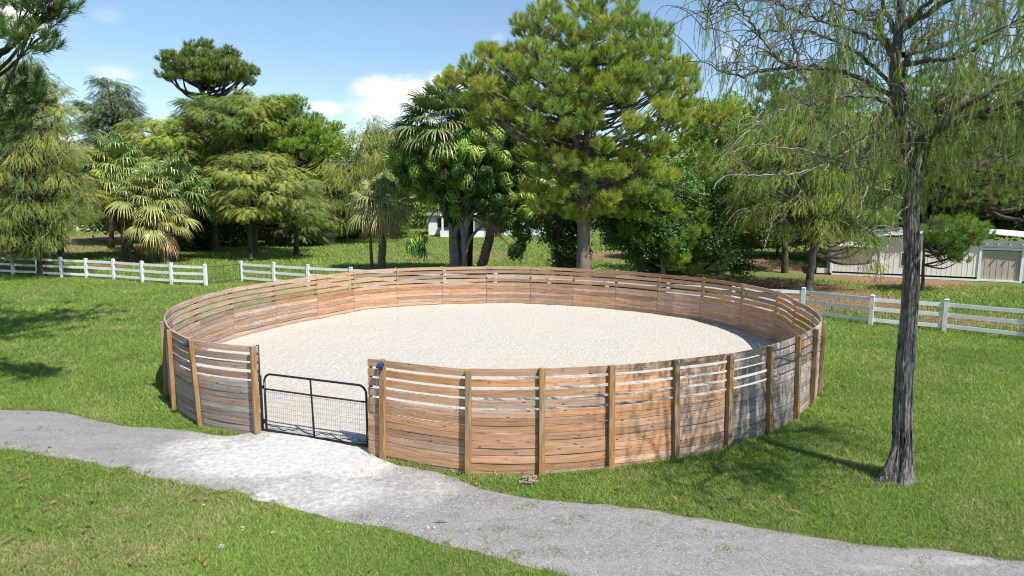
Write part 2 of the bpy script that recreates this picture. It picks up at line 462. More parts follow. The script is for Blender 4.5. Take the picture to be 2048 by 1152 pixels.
# far side points of the circle measured on the top rail
farpts = [(1638, 632), (1626, 620), (1591, 602), (1556, 583), (1480, 567), (1425, 558), (1348, 551), (1270, 544), (1150, 537), (1030, 533), (930, 533.5), (840, 535), (735, 540), (646, 551), (530, 566), (465, 576), (420, 587), (378, 601), (344, 614), (333, 628)]
far = []
for p in farpts:
    P = gr(*p, PEN_H)[:2]; far.append((ang(P), P))
print('far', [(round(math.degrees(a), 1), round(float(np.linalg.norm(P - PEN_C)), 2)) for a, P in far])
# ring outline: radius against angle, counter-clockwise from the gate's right side round to its left side
def wrap(a): return (a + math.pi * 2) % (math.pi * 2)
A0 = wrap(ctrl[10][0])             # fence end right of the gate (-107 deg)
seenA = [(wrap(c[0] - A0 + 1e-6), c) for c in ctrl]
ring = []
for a, P in far: ring.append((wrap(a - A0), np.linalg.norm(P - PEN_C), np.linalg.norm(P - PEN_C)))
for a, c in seenA: ring.append((a, np.linalg.norm(c[1] - PEN_C), np.linalg.norm(c[2] - PEN_C)))
ring.sort()
ra = np.array([r[0] for r in ring]); rb = np.array([r[1] for r in ring]); rt = np.array([r[2] for r in ring])
def sm(r):
    q = np.array([np.average(r, weights=np.exp(-((ra - x) / .10) ** 2)) for x in ra]); return q
rb, rt = sm(rb), sm(rt)
A_END = seenA[11][0]
def ringpt(a, z):
    """point on the inner face line of the fence, a measured from A0"""
    k = z / PEN_H
    r = np.interp(a, ra, rb) * (1 - k) + np.interp(a, ra, rt) * k
    th = a + A0
    return np.array([PEN_C[0] + r * math.cos(th), PEN_C[1] + r * math.sin(th), z])

# ------------------------------------------------------------------ ground
def mesh_grid(xs, ys, zf, name, mat):
    X, Y = np.meshgrid(xs, ys); Z = zf(X, Y); nx, ny = len(xs), len(ys)
    V = np.stack([X, Y, Z], -1).reshape(-1, 3)
    i = np.arange(ny - 1)[:, None] * nx; j = np.arange(nx - 1)[None]
    F = np.stack([i + j, i + j + 1, i + nx + j + 1, i + nx + j], -1).reshape(-1, 4)
    m = MB(); m.add(V, F); o = m.build(name, mat, smooth=True); return o, V
# straw / bare patches (photo pixel, half size in px) become places on the ground
STRAW = [(200, 478, 110, 14, .8), (330, 492, 60, 8, .8), (480, 492, 30, 9, .5), (180, 498, 90, 8, .5), (230, 530, 60, 8, .6), (650, 468, 60, 6, .3), (700, 512, 60, 4, .3),
         (950, 510, 80, 10, .55), (820, 515, 60, 4, .45), (1250, 512, 150, 12, .6), (1500, 525, 110, 16, .7), (1560, 575, 150, 20, .8), (1700, 600, 120, 24, .8), (1790, 560, 140, 16, .6), (1900, 575, 150, 12, .35),
         (1560, 610, 80, 14, 1.0), (1950, 640, 150, 14, .55), (1820, 635, 100, 14, .35), (1400, 560, 100, 12, .7), (1640, 545, 60, 10, .6), (130, 1120, 160, 40, .32), (380, 1070, 120, 30, .25), (1200, 560, 200, 12, .7), (100, 455, 120, 5, .5)]
STW = []
for px, py, hx, hy, s in STRAW:
    c = gr(px, py)[:2]; a = gr(px + hx, py)[:2]; b0 = gr(px, py - hy)[:2]; b1 = gr(px, py + hy)[:2]
    STW.append((c, np.linalg.norm(a - c), max(np.linalg.norm(b0 - b1) / 2, .3), s))
def straw(x, y):
    out = np.zeros(np.shape(x))
    for c, hx, hy, s in STW:
        d = np.sqrt(((x - c[0]) / hx) ** 2 + ((y - c[1]) / hy) ** 2)
        out = np.maximum(out, s * np.clip(1.5 - d, 0, 1) * (1.2 if c[1] > 20 else .9))
    out = np.maximum(out, .30 * np.clip((y - 45) / 40, 0, 1))
    return out
xs = np.concatenate([-40 - np.geomspace(1, 1500, 24)[::-1], np.arange(-40, 40.01, .5), 40 + np.geomspace(1, 1500, 24)])
ys = np.concatenate([-np.geomspace(1, 600, 16)[::-1], np.arange(0, 110.01, .5), 110 + np.geomspace(1, 2000, 24)])
g, V = mesh_grid(xs, ys, lambda X, Y: (fbm(X, Y, 3, .25) - .5) * .04 - .03, 'ground', M['turf'])
setattr_float(g, 'straw', straw(V[:, 0], V[:, 1]))
struct(g)

# gravel path: dense grid clipped to the path outline
GATE_MID = gr(625, 872)[:2]
pz = lambda X, Y: .008 + .045 * np.exp(-((X - GATE_MID[0]) ** 2 + (Y - GATE_MID[1]) ** 2) / .8) + fbm(X, Y, 21, 1.1) * .02 + fbm(X, Y, 31, 6.) * .012
xs_ = np.concatenate([np.arange(-26, 16, .055)]); nv = 60
yt = np.interp(xs_, pt[:, 0], pt[:, 1]); yb = np.interp(xs_, pb[:, 0], pb[:, 1])
kk = np.linspace(0, 1, nv)[:, None]; X = np.tile(xs_, (nv, 1)); Y = yb[None] * (1 - kk) + yt[None] * kk
Z = pz(X, Y) - .075 * np.clip((np.abs(kk - .5) - .42) / .08, 0, 1) ** 1.5
V = np.stack([X, Y, Z], -1).reshape(-1, 3); n_ = len(xs_)
i_ = np.arange(nv - 1)[:, None] * n_; j_ = np.arange(n_ - 1)[None]
m = MB(); m.add(V, np.stack([i_ + j_, i_ + j_ + 1, i_ + n_ + j_ + 1, i_ + n_ + j_], -1).reshape(-1, 4))
o = m.build('gravel_path', M['gravel'], smooth=True)
SANDY = [(640, 890, 130, 30, 1.3), (560, 920, 190, 38, 1.0), (700, 925, 120, 40, .95), (480, 900, 170, 36, .72), (640, 985, 170, 45, .68), (800, 980, 120, 50, .5), (420, 930, 160, 30, .5), (1880, 1125, 130, 14, .45), (300, 880, 200, 20, .3), (1750, 1140, 60, 10, .4)]
def sandy(x, y):
    out = np.zeros(np.shape(x))
    for px, py, hx, hy, s in SANDY:
        c = gr(px, py)[:2]; a = abs(gr(px + hx, py)[0] - c[0]); b = abs(gr(px, py - hy)[1] - gr(px, py + hy)[1]) / 2
        d = np.sqrt(((x - c[0]) / a) ** 2 + ((y - c[1]) / b) ** 2)
        out = np.maximum(out, s * np.clip(1.6 - d, 0, 1))
    return out
setattr_float(o, 'straw', sandy(V[:, 0], V[:, 1])); struct(o)

# arena sand: a raked disc, slightly banked against the boards, spilling out under the gate
na = 220; nr = 90
th = np.linspace(0, 2 * np.pi, na, endpoint=False)
edge = []
for t in th:
    a = wrap(t - A0)
    if a > A_END:   # gate opening: chord
        k = (a - A_END) / (2 * math.pi - A_END); p = ringpt(A_END, 0) * (1 - k) + ringpt(0, 0) * k
        r = np.linalg.norm(p[:2] - PEN_C) - .05
    else: r = np.interp(a, ra, rb) - .03
    edge.append(r)
edge = np.array(edge); rr = np.linspace(0, 1, nr) ** .8
X = edge[None] * rr[:, None] * np.cos(th)[None]; Y = edge[None] * rr[:, None] * np.sin(th)[None]
R_ = np.hypot(X, Y)
ing = (wrap_a := (th - A0) % (2 * np.pi)) > A_END - .05
Z = SAND_Z + .05 * np.clip((rr[:, None] - .9) / .1, 0, 1) + (fbm(X, Y, 41, .5) - .5) * .05 + (fbm(X, Y, 47, 5.) - .5) * .03
drop = np.where(ing[None], np.clip((rr[:, None] - .93) / .07, 0, 1), 0) + 0 * Z
Z = Z * (1 - drop) + (-.03) * drop
V = np.stack([X, Y, Z], -1).reshape(-1, 3)
i = np.arange(nr - 1)[:, None] * na; j = np.arange(na)[None]; j2 = (j + 1) % na
F = np.stack([i + j, i + j2, i + na + j2, i + na + j], -1).reshape(-1, 4)
m = MB(); m.add(V + np.array([PEN_C[0], PEN_C[1], 0]), F)
o = m.build('arena_sand', M['sand'], smooth=True, origin=np.array([PEN_C[0], PEN_C[1], 0])); struct(o)

# ------------------------------------------------------------------ round pen
pen = thing('round_pen', 'round horse pen of reddish timber boards on upright posts around pale sand', 'round pen', (PEN_C[0], PEN_C[1], 0))
def board(mb, P0, P1, z0, z1, th, tint, G, sag=0., nseg=5, bow=0.):
    """one plank following the ring from angle P0 to P1 between heights z0, z1"""
    a = np.linspace(P0, P1, nseg + 1); V = []; gv = []
    ln = abs(P1 - P0) * PEN_R; u0 = random.uniform(0, 50); w0 = random.uniform(0, 40)
    for k, x in enumerate(a):
        s = math.sin(math.pi * k / nseg)
        for z, inn in ((z0, 0), (z1, 0), (z1, 1), (z0, 1)):
            zz = z - sag * s * (1 if z == z0 else .6)
            p = ringpt(x, zz); c = np.array([PEN_C[0], PEN_C[1], zz]); d = (p - c) / np.linalg.norm(p - c)
            p = p + d * (th * (1 - inn) + bow * s)
            V.append(p); gv.append((u0 + k / nseg * ln, w0 + inn * .02, z - z0 + w0))
    F = []
    for k in range(nseg):
        b = k * 4
        for q in range(4): F.append([b + q, b + (q + 1) % 4, b + 4 + (q + 1) % 4, b + 4 + q])
    F.append([0, 3, 2, 1]); e = nseg * 4; F.append([e, e + 1, e + 2, e + 3])
    mb.add(V, F, tint); G.extend(gv)
NB_GAP = 4
post_angles = sorted([a for a, c in seenA if a <= A_END + 1e-6])
# complete the hidden far side with even bays
bays = []
for a, b in zip(post_angles[:-1], post_angles[1:]):
    n = max(1, round((b - a) * PEN_R / 1.95))
    for k in range(n): bays.append((a + (b - a) * k / n, a + (b - a) * (k + 1) / n))
rows = []
z = PEN_H
for k in range(12):
    h = .132 if k < NB_GAP else .1275
    rows.append((z - h, z)); z -= h + (.058 if k < NB_GAP else (.010, .016, .011, .014, .009, .015, .012, .010)[k - 4])
z_last = rows[-1][0]
# the boards run over about two bays; joints fall on alternate posts for alternate courses
rowtint = {}
nb = len(bays)
def btint(k, bay, far):
    key = (k, (bay + k % 2 + (k // 3)) // 2)
    if key not in rowtint:
        pinky = min(1, max(0, random.gauss(.30, .30))); gy = max(0, random.gauss(.10, .12)); br = random.uniform(.05, .85)
        if k in (1, 2): pinky *= .45
        rowtint[key] = [pinky, gy, br]
    t = list(rowtint[key])
    t = [t[0], t[1], t[2] + random.uniform(-.05, .05)]
    if far: t[0] = min(1, t[0] + .2)
    return t
rowjit = {}
for bi, (a, b) in enumerate(bays):
    m = MB(); G = []
    mid = math.degrees(wrap((a + b) / 2 + A0))
    for k, (z0, z1) in enumerate(rows):
        t = btint(k, bi, 20 < mid < 200)
        # greyer left and right of the ring: weathering, plus shade put into the colour
        gy = 0
        if 288 < mid < 345: gy = min(1, (mid - 288) / 16) * .95 + random.uniform(-.12, .1)
        if 218 < mid < 232: gy = .75 + random.uniform(-.15, .15)
        if 140 < mid < 218: gy = .55 * min(1, (mid - 140) / 30) + random.uniform(-.12, .12)
        if 80 < mid < 140 and k < 4: gy = random.uniform(.1, .4)
        t[1] = min(1, max(t[1], gy))
        key = (k, (bi + k % 2 + (k // 3)) // 2)
        if key not in rowjit: rowjit[key] = random.gauss(0, .004)
        jz = rowjit[key]
        sag = random.choice([0, 0, 0, .006, .012]) + (random.choice([0, .0, .018]) if k > 5 else 0)
        e = .0011 if (bi + k // 3) % 2 == 0 else .0002
        th_ = .030 + random.uniform(0, .014)
        jz2 = jz if k < NB_GAP else jz * .3
        board(m, a + e, b - e, z0 + jz2, z1 + jz2 + (.0 if k <= NB_GAP else .002), th_, t, G, sag if k > NB_GAP else sag * .6, bow=random.choice([0, 0, .006, .014]))
    if z_last > .1:
        pass
    # skirting course half sunk in the ground
    board(m, a, b, -.03, rows[-1][0] - .006, .028, [.6, .45, .35], G)
    o = m.build('plank_panel', M['wood'], pen)
    at_ = o.data.attributes.new('grain', 'FLOAT_VECTOR', 'POINT')
    at_.data.foreach_set('vector', np.array(G, np.float32).ravel())
# posts stand outside the boards
bm_posts = sorted(set([a for a, b in bays] + [bays[-1][1]]))
for a in bm_posts[1:]:
    top = ringpt(a, PEN_H + random.uniform(-.01, .035)); bot = ringpt(a, -.05); bot[2] = -.05
    out = top - np.array([PEN_C[0], PEN_C[1], top[2]]); out /= np.linalg.norm(out); tan = np.array([-out[1], out[0], 0])
    last = a == bm_posts[-1]
    w, dth = (.112, .095) if not last else (.07, .12)
    m = MB(); V = []
    for p in (bot, top):
        for sx, sy in ((-1, 0), (1, 0), (1, 1), (-1, 1)):
            V.append(p + tan * sx * w / 2 + out * (.046 + sy * dth))
    V.append(top + out * (.046 + dth / 2) + np.array([0, 0, .004]))
    m.add(V[:8], [[0, 3, 2, 1], [4, 5, 6, 7], [0, 1, 5, 4], [1, 2, 6, 5], [2, 3, 7, 6], [3, 0, 4, 7]])
    o = m.build('post', M['post'], pen)
    bv = o.modifiers.new('edge', 'BEVEL'); bv.width = .006; bv.segments = 1
print('bays', len(bays))
# short nailing blocks on the board ends at the right of the gate
e0 = ringpt(0, 0); tn = ringpt(.02, 0) - e0; tn /= np.linalg.norm(tn)
for k in range(4):
    zz = rows[k][0] - .024
    p = ringpt(.006, zz); m = MB(); m.box(p, (.07, .05, .046)); m.build('spacer_block', M['post'], pen)

# ------------------------------------------------------------------ gate
gl = gr(532, 866)[:2]; gR = gr(737, 899)[:2]
gv = gR - gl; GW = np.linalg.norm(gv); gv = gv / GW; gz = np.array([0, 0, 1.])
gate = thing('pipe_gate', 'closed black pipe gate with wire mesh in the opening of the round pen', 'gate', (*gl, 0))
G3 = lambda u, z, off=0.: np.array([gl[0] + gv[0] * u - gv[1] * off, gl[1] + gv[1] * u + gv[0] * off, z])
GT, GB = 1.30, .07
def arc(u0, z0, r, a0, a1, n=7): return [G3(u0 + r * math.cos(t), z0 + r * math.sin(t)) for t in np.linspace(a0, a1, n)]
rc = .17
path = [G3(0.02, GB)] + [G3(.02, GT - rc)] + arc(.02 + rc, GT - rc, rc, math.pi, math.pi / 2) + arc(GW - .02 - rc, GT - rc, rc, math.pi / 2, 0) + [G3(GW - .02, GB)]
P = []
for a, b in zip(path[:-1], path[1:]): P += [a + (b - a) * t for t in (0, .5)]
P.append(path[-1])
m = MB(); m.tube(P, .024, 10); m.tube([G3(0, GB), G3(GW / 2, GB), G3(GW, GB)], .024, 10); m.build('frame', M['black_metal'], gate, smooth=True)
m = MB(); m.tube([G3(.03, .97), G3(GW / 2, .965), G3(GW - .03, .97)], .02, 8); m.build('rail', M['black_metal'], gate, smooth=True)
m = MB(); m.tube([G3(GW * .47, GT - .01), G3(GW * .48, .7), G3(GW * .49, GB)], .02, 8); m.build('upright', M['black_metal'], gate, smooth=True)
m = MB()
for k in range(1, int(GW / .052)):
    u = k * .052; w = .008 * math.sin(k * 1.7)
    m.tube([G3(u + w, .96, .012), G3(u - w, .5, .015), G3(u, GB, .012)], .0026, 4, cap=False)
for k in range(1, 9):
    zz = GB + k * .105; m.tube([G3(.02, zz, .01), G3(GW * .3, zz - .008, .01), G3(GW * .6, zz + .006, .01), G3(GW - .02, zz, .01)], .0028, 4, cap=False)
m.build('wire_mesh', M['galv'], gate)
m = MB(); P = [G3(u, .17 + .03 * math.sin(u * 9) + .02 * math.sin(u * 23), -.03) for u in np.linspace(.04, GW - .04, 40)]
m.tube(P, .009, 6); P = [G3(u, .11 + .02 * math.sin(u * 7 + 2), -.03) for u in np.linspace(GW * .45, GW - .04, 26)]; m.tube(P, .008, 6)
m.build('cable', M['black_metal'], gate, smooth=True)
for zz in (.28, 1.02):
    m = MB(); m.tube([G3(-.10, zz), G3(-.02, zz), G3(.03, zz)], .011, 6); m.box(G3(-.02, zz - .015), (.03, .03, .07)); m.build('hinge', M['black_metal'], gate)
m = MB(); m.box(G3(GW + .02, .93, -.02), (.05, .035, .14)); m.box(G3(GW + .055, 1.0, -.02), (.03, .03, .10)); m.tube([G3(GW - .02, .98, -.03), G3(GW + .03, .84, -.05), G3(GW + .08, .95, -.03)], .009, 6)
m.build('latch', M['black_metal'], gate)
# hinge pipe beside the last timber post
hp = G3(-.115, 0)
m = MB(); m.tube([hp - [0, 0, .05], hp + [0, 0, .9], hp + [0, 0, PEN_H + .0]], .030, 12); m.tube([G3(-.06, -.05), G3(-.06, 1.25)], .014, 8)
o = m.build('hinge_pipe', M['black_metal'], pen, smooth=True)

# ------------------------------------------------------------------ solar lights and cord
def solar(a, zz, label, yaw_off=0.):
    p = ringpt(a, zz); out = p - np.array([*PEN_C, zz]); out /= np.linalg.norm(out)
    tan = np.array([-out[1], out[0], 0]); c = p + out * .19
    t = thing('solar_light', label, 'solar light', (*c[:2], c[2]), 'solar lights on the gateway posts')
    e = math.radians(40)
    ax_n = out * math.cos(e) * .6 + np.array([0, 0, math.sin(e)]); ax_n /= np.linalg.norm(ax_n)
    ax_v = np.cross(ax_n, tan); Rm = np.stack([tan, ax_v, ax_n], 1)
    m = MB(); m.box(c, (.13, .11, .045), Rm); m.box(c - out * .045 - np.array([0, 0, .03]), (.05, .05, .11)); o = m.build('housing', M['housing'], t)
    b = o.modifiers.new('e', 'BEVEL'); b.width = .006
    m = MB(); m.box(c + ax_n * .026, (.105, .085, .006), Rm); m.build('solar_cell', M['blue'], t)
    m = MB(); m.box(c - ax_n * .027, (.09, .07, .01), Rm); m.build('lens', M['lens'], t)
    return c
la = seenA[9][0]; lb = seenA[12][0]
c = solar(la, PEN_H - .07, 'small blue solar light on the pen post right of the gate')
solar(lb - .004, PEN_H - .06, 'small blue solar light on the pen post left of the gate')
m = MB(); p0 = c - np.array([.03, .02, .05]); p1 = ringpt(.012, .02); 
o_ = p1 - np.array([*PEN_C, .02]); o_ /= np.linalg.norm(o_); p1 = p1 + o_ * .12; p1[2] = .03
P = smoothpath([p0, p0 * .75 + p1 * .25 + [-.01, 0, 0], p0 * .5 + p1 * .5 + [0, -.02, 0], p0 * .2 + p1 * .8 + [.02, 0, 0], p1, p1 + [-.05, -.03, -.012]], 5)
m.tube(P, .007, 6); o = m.build('cord', M['galv'], None, True, origin=p1); tag(o, 'thin grey cord hanging down beside the right gate post', 'cord')

# ------------------------------------------------------------------ white rail fences
def rail_fence(pts, label, h=1.22, group='white rail fences', mesh=True, rails=(1.06, .66, .22), post=.15):
    root = thing('rail_fence', label, 'fence', (*pts[0], 0), group)
    pts = np.array(pts, float)
    for i, p in enumerate(pts):
        d = pts[min(i + 1, len(pts) - 1)] - pts[max(i - 1, 0)]; d /= np.linalg.norm(d)
        Rm = np.array([[d[0], -d[1], 0], [d[1], d[0], 0], [0, 0, 1]])
        hh = h + rng.uniform(-.02, .03)
        m = MB(); m.box((p[0], p[1], hh / 2 - .05), (post, post, hh + .1), Rm)
        c = np.array([p[0], p[1], hh + .0]); w = post / 2 + .012
        V = [c + Rm @ np.array([x * w, y * w, z]) for z in (.002, .022) for x, y in ((-1, -1), (1, -1), (1, 1), (-1, 1))] + [c + [0, 0, .055]]
        m.add(V, [[0, 3, 2, 1], [0, 1, 5, 4], [1, 2, 6, 5], [2, 3, 7, 6], [3, 0, 4, 7]]); m.add(V, [[4, 5, 8], [5, 6, 8], [6, 7, 8], [7, 4, 8]])
        m.build('post', M['white'], root)
    for a, b in zip(pts[:-1], pts[1:]):
        d = b - a; L = np.linalg.norm(d); d /= L; Rm = np.array([[d[0], -d[1], 0], [d[1], d[0], 0], [0, 0, 1]])
        for z in rails:
            j = rng.uniform(-.012, .012, 2); m = MB(); mid = (a + b) / 2
            n = np.array([-d[1], d[0]])
            V = []
            for q, (pt_, jj) in enumerate(((a + d * post / 2, j[0]), (mid, -.01 + j.mean()), (b - d * post / 2, j[1]))):
                for s, zz in ((-1, -.072), (-1, .072), (1, .072), (1, -.072)): V.append((pt_[0] + n[0] * .021 * s, pt_[1] + n[1] * .021 * s, z + zz + jj))
            F = [[q * 4 + k, q * 4 + (k + 1) % 4, q * 4 + 4 + (k + 1) % 4, q * 4 + 4 + k] for q in (0, 1) for k in range(4)] + [[0, 3, 2, 1], [8, 9, 10, 11]]
            m.add(V, F); m.build('rail', M['white'], root)
    if mesh:
        m = MB()
        for a, b in zip(pts[:-1], pts[1:]):
            d = b - a; L = np.linalg.norm(d); d /= L; n = np.array([-d[1], d[0]]); off = .03
            q = np.arange(.1, L - .05, .10)
            zs = np.arange(.12, 1.05, .10)
            for z in zs:
                p0, p1 = a + n * off, b + n * off; w = .0034
                m.add([(p0[0], p0[1], z - w), (p1[0], p1[1], z - w), (p1[0], p1[1], z + w), (p0[0], p0[1], z + w)], [[0, 1, 2, 3]])
            for u in q:
                c = a + d * u + n * off; w = d * .0034
                m.add([(*(c - w), .08), (*(c + w), .08), (*(c + w), 1.06), (*(c - w), 1.06)], [[0, 1, 2, 3]])
        m.build('wire_mesh', M['darkmesh'], root)
    return root
left_px = [(-190, 537), (-112, 541), (-42, 545), (27, 549), (76, 551), (124, 554), (174, 556), (229, 559), (286, 564), (344, 568), (412, 571)]
LP = [gr(*p)[:2] for p in left_px]
rail_fence(LP, 'white three-rail wire-backed fence left of the dark paddock gate')
mid0 = gr(484, 564)[:2]; mid1 = gr(764, 590)[:2]
rt_px = [(1604, 632), (1741, 650), (1888, 663), (2062, 682), (2250, 700)]
RP = [gr(*p)[:2] for p in rt_px]
mp = [gr(484, 563)[:2], gr(549, 568)[:2], gr(617, 573)[:2]]
d = RP[0] - mp[-1]; L = np.linalg.norm(d); nseg = round(L / 2.9)
# the run keeps its line behind the pen
MIDP = mp + [mp[-1] + d * k / nseg for k in range(1, nseg)] + RP
rail_fence(MIDP, 'long white three-rail wire-backed fence passing behind the round pen to the right')
pg = thing('paddock_gate', 'low dark wire gate between two white fence ends', 'gate', (*LP[-1], 0))
a, b = LP[-1], MIDP[0]; m = MB()
for z, r in ((.16, .018), (.42, .014), (1.08, .018)): m.tube([(*(a + (b - a) * .05), z), (*((a + b) / 2), z - .02), (*(b - (b - a) * .04), z)], r, 6)
for k in (.05, .5, .96): p = a + (b - a) * k; m.tube([(*p, .08), (*p, 1.1)], .018, 6)
m.build('frame', M['darkmesh'], pg)
m = MB()
for k in np.linspace(.08, .94, 16): p = a + (b - a) * k; m.tube([(*p, .1), (*p, 1.06)], .003, 3, cap=False)
for z in np.arange(.2, 1.05, .12): m.tube([(*(a + (b - a) * .05), z), (*(b - (b - a) * .04), z)], .003, 3, cap=False)
m.build('wire_mesh', M['darkmesh'], pg)
fx = [(60, 452), (102, 457), (144, 463), (182, 461), (215, 460), (248, 459), (290, 458)]
FP = [at(px, py + 5, 105)[:2] for px, py in fx]; FP = [np.array([p[0], 100 + i * .6]) for i, p in enumerate(FP)]
rail_fence(FP, 'distant white rail fence under the trees at far left', mesh=False, h=1.5, rails=(1.35, .8, .3), post=.2)

# ------------------------------------------------------------------ foliage units
def hsv_jit(base, n, dv=.25, dh=.15):
    base = np.asarray(base, float)
    v = 1 + rng.uniform(-dv, dv, (n, 1)); c = base * v
    y = rng.uniform(-dh, dh, n); c[:, 0] *= 1 + y * 1.6; c[:, 2] *= 1 - y
    return np.clip(c, 0, 1)
def frames(D, up=(0, 0, 1)):
    """rotation matrices whose z column is D"""
    D = unit(D); n = len(D)
    a = rng.uniform(0, 2 * np.pi, n); r = np.stack([np.cos(a), np.sin(a), rng.uniform(-.3, .3, n)], 1)
    X = unit(np.cross(r, D)); Y = np.cross(D, X)
    return np.stack([X, Y, D], -1)
def frames_up(D):
    """z column = D, y column as near to world up as possible"""
    D = unit(D); X = unit(np.cross(D, np.array([0, 0, 1.]) + rng.normal(0, .02, (len(D), 3)))); Y = np.cross(X, D)
    return np.stack([X, Y, D], -1)
def inst(mb, U, F, pos, A, scale, tints, fl=None):
    """copies of a leaf shape U,F at each pos"""
    n, k = len(pos), len(U)
    if n == 0: return
    V = np.einsum('nij,kj->nki', A, U) * np.reshape(scale, (-1, 1, 1)) + pos[:, None]
    Fi = (F[None] + (np.arange(n) * k)[:, None, None]).reshape(-1, F.shape[1])
    T = np.repeat(tints, len(F), 0)
    if fl is not None: T = T * np.tile(fl, (n, 1))
    mb.add(V.reshape(-1, 3), Fi, T)
def u_tuft(nn=46, L=1., w=.036, spread=1.15, seed=1, stem=.5):
    r = np.random.default_rng(seed); V = []; F = []
    for k in range(nn):
        o = np.array([0, 0, r.uniform(-stem, .1)]); th = r.uniform(0, 2 * np.pi)
        ph = r.uniform(.1, spread) if k > nn * .25 else r.uniform(.0, .5)
        d = np.array([math.sin(ph) * math.cos(th), math.sin(ph) * math.sin(th), math.cos(ph)])
        s = unit(np.cross(d, r.normal(size=3))) * w; l = L * r.uniform(.7, 1.1)
        tip = o + d * l; mid = o + d * l * .5
        b = len(V); V += [o - s * .5, o + s * .5, mid + s * .55, tip, mid - s * .55]; F += [[b, b + 1, b + 2], [b, b + 2, b + 4], [b + 4, b + 2, b + 3]]
    return np.array(V), np.array(F)
def u_frond(nn=11, L=1., w=.035, leaf=.26, seed=1, droop=.35):
    """feathery spray: a drooping twig with two ranks of fine leaflets (z outward, y up)"""
    r = np.random.default_rng(seed); V = []; F = []
    for k in range(nn):
        t = (k + .5) / nn; o = np.array([r.normal(0, .02), -droop * t * t, t * L])
        for s in (-1, 1):
            d = unit(np.array([s * r.uniform(.6, 1), r.uniform(-.55, .05), r.uniform(.35, .9)])); l = leaf * (1.15 - .6 * t) * r.uniform(.7, 1.3)
            n_ = unit(np.cross(d, np.array([0, 1, .2]))) * w
            b = len(V); V += [o - n_ * .5, o + n_ * .5, o + d * l * .6 + n_ * .6 - [0, l * .08, 0], o + d * l - [0, l * .25, 0], o + d * l * .6 - n_ * .6 - [0, l * .08, 0]]
            F += [[b, b + 1, b + 2], [b, b + 2, b + 4], [b + 4, b + 2, b + 3]]
    return np.array(V), np.array(F)
def u_strand(nn=26, L=1., w=.024, leaf=.2, seed=1):
    """hanging strand of thin needles: -z is down the strand"""
    r = np.random.default_rng(seed); V = []; F = []; ph = r.uniform(0, 6)
    def ax(t): return np.array([.07 * math.sin(3 * t + ph) * t, .07 * math.cos(2.3 * t + ph) * t, -L * t])
    for k in range(nn):
        t = (k + r.uniform(0, 1)) / nn; o = ax(t); a = r.uniform(0, 6.28)
        d = unit(np.array([math.cos(a) * .42, math.sin(a) * .42, -1.])); l = leaf * r.uniform(.6, 1.3)
        s = unit(np.cross(d, r.normal(size=3))) * w
        b = len(V); V += [o - s * .5, o + s * .5, o + d * l]; F += [[b, b + 1, b + 2]]
    for q in range(4):
        o, p = ax(q / 4), ax((q + 1) / 4); b = len(V); s = np.array([.006, .0, 0]); V += [o - s, o + s, p + s, p - s]; F += [[b, b + 1, b + 2], [b, b + 2, b + 3]]
    return np.array(V), np.array(F)
def u_leaves(nn=7, L=.35, w=.16, seed=1, spread=1.3):
    r = np.random.default_rng(seed); V = []; F = []
    for k in range(nn):
        o = r.normal(0, .28, 3); th = r.uniform(0, 6.28); ph = r.uniform(.3, spread)
        d = np.array([math.sin(ph) * math.cos(th), math.sin(ph) * math.sin(th), math.cos(ph) * .6 - .35]); d = unit(d)
        s = unit(np.cross(d, np.array([0, 0, 1.]) + r.normal(0, .35, 3))) * w / 2; up = np.cross(s, d) * .5; l = L * r.uniform(.7, 1.2)
        b = len(V); V += [o, o + d * l * .45 + s + up, o + d * l, o + d * l * .45 - s + up]; F += [[b, b + 1, b + 2], [b, b + 2, b + 3]]
    return np.array(V), np.array(F)
def u_umbrella(nn=9, seed=1, w=.085):
    """schefflera leaf: long leaflets round the stalk end, drooping outward (z = stalk direction)"""
    r = np.random.default_rng(seed); V = []; F = []
    for k in range(nn):
        th = 2 * math.pi * k / nn + r.uniform(-.12, .12); e = np.array([math.cos(th), math.sin(th), 0]); s = np.array([-math.sin(th), math.cos(th), 0])
        dr = r.uniform(.25, .8); l = r.uniform(.8, 1.1)
        pts = [(0, 0, 0.04), (.25, .02, .5), (.56, -.26, 1.), (.78, -.66, .75), (.86, -1.0, .05)]
        b = len(V)
        for (x, z, ww) in pts:
            c = e * x * l * (1 - .3 * dr) + np.array([0, 0, z * (.5 + dr)])
            V += [c - s * w * ww + np.array([0, 0, .03 * ww]), c, c + s * w * ww + np.array([0, 0, .03 * ww])]
        for q in range(4):
            o = b + q * 3; F += [[o, o + 1, o + 4, o + 3], [o + 1, o + 2, o + 5, o + 4]]
    return np.array(V), np.array(F)
U_TUFT = [u_tuft(seed=s) for s in range(8)]
U_TUFT_FAR = [u_tuft(nn=26, w=.06, seed=s) for s in range(8)]
U_FROND = [u_frond(seed=s) for s in range(8)]
U_STRAND = [u_strand(seed=s) for s in range(8)]
U_LEAVES = [u_leaves(seed=s) for s in range(4)]
U_UMB = [u_umbrella(seed=s, nn=8 + s % 3, w=.072) for s in range(4)]
def scatter(mb, units, pos, D, scale, tints, framer=frames):
    n = len(pos); w = rng.integers(0, len(units), n); A = framer(D); scale = np.broadcast_to(scale, (n,))
    for k, (U, F) in enumerate(units):
        s = w == k; inst(mb, U, F, pos[s], A[s], scale[s], tints[s])

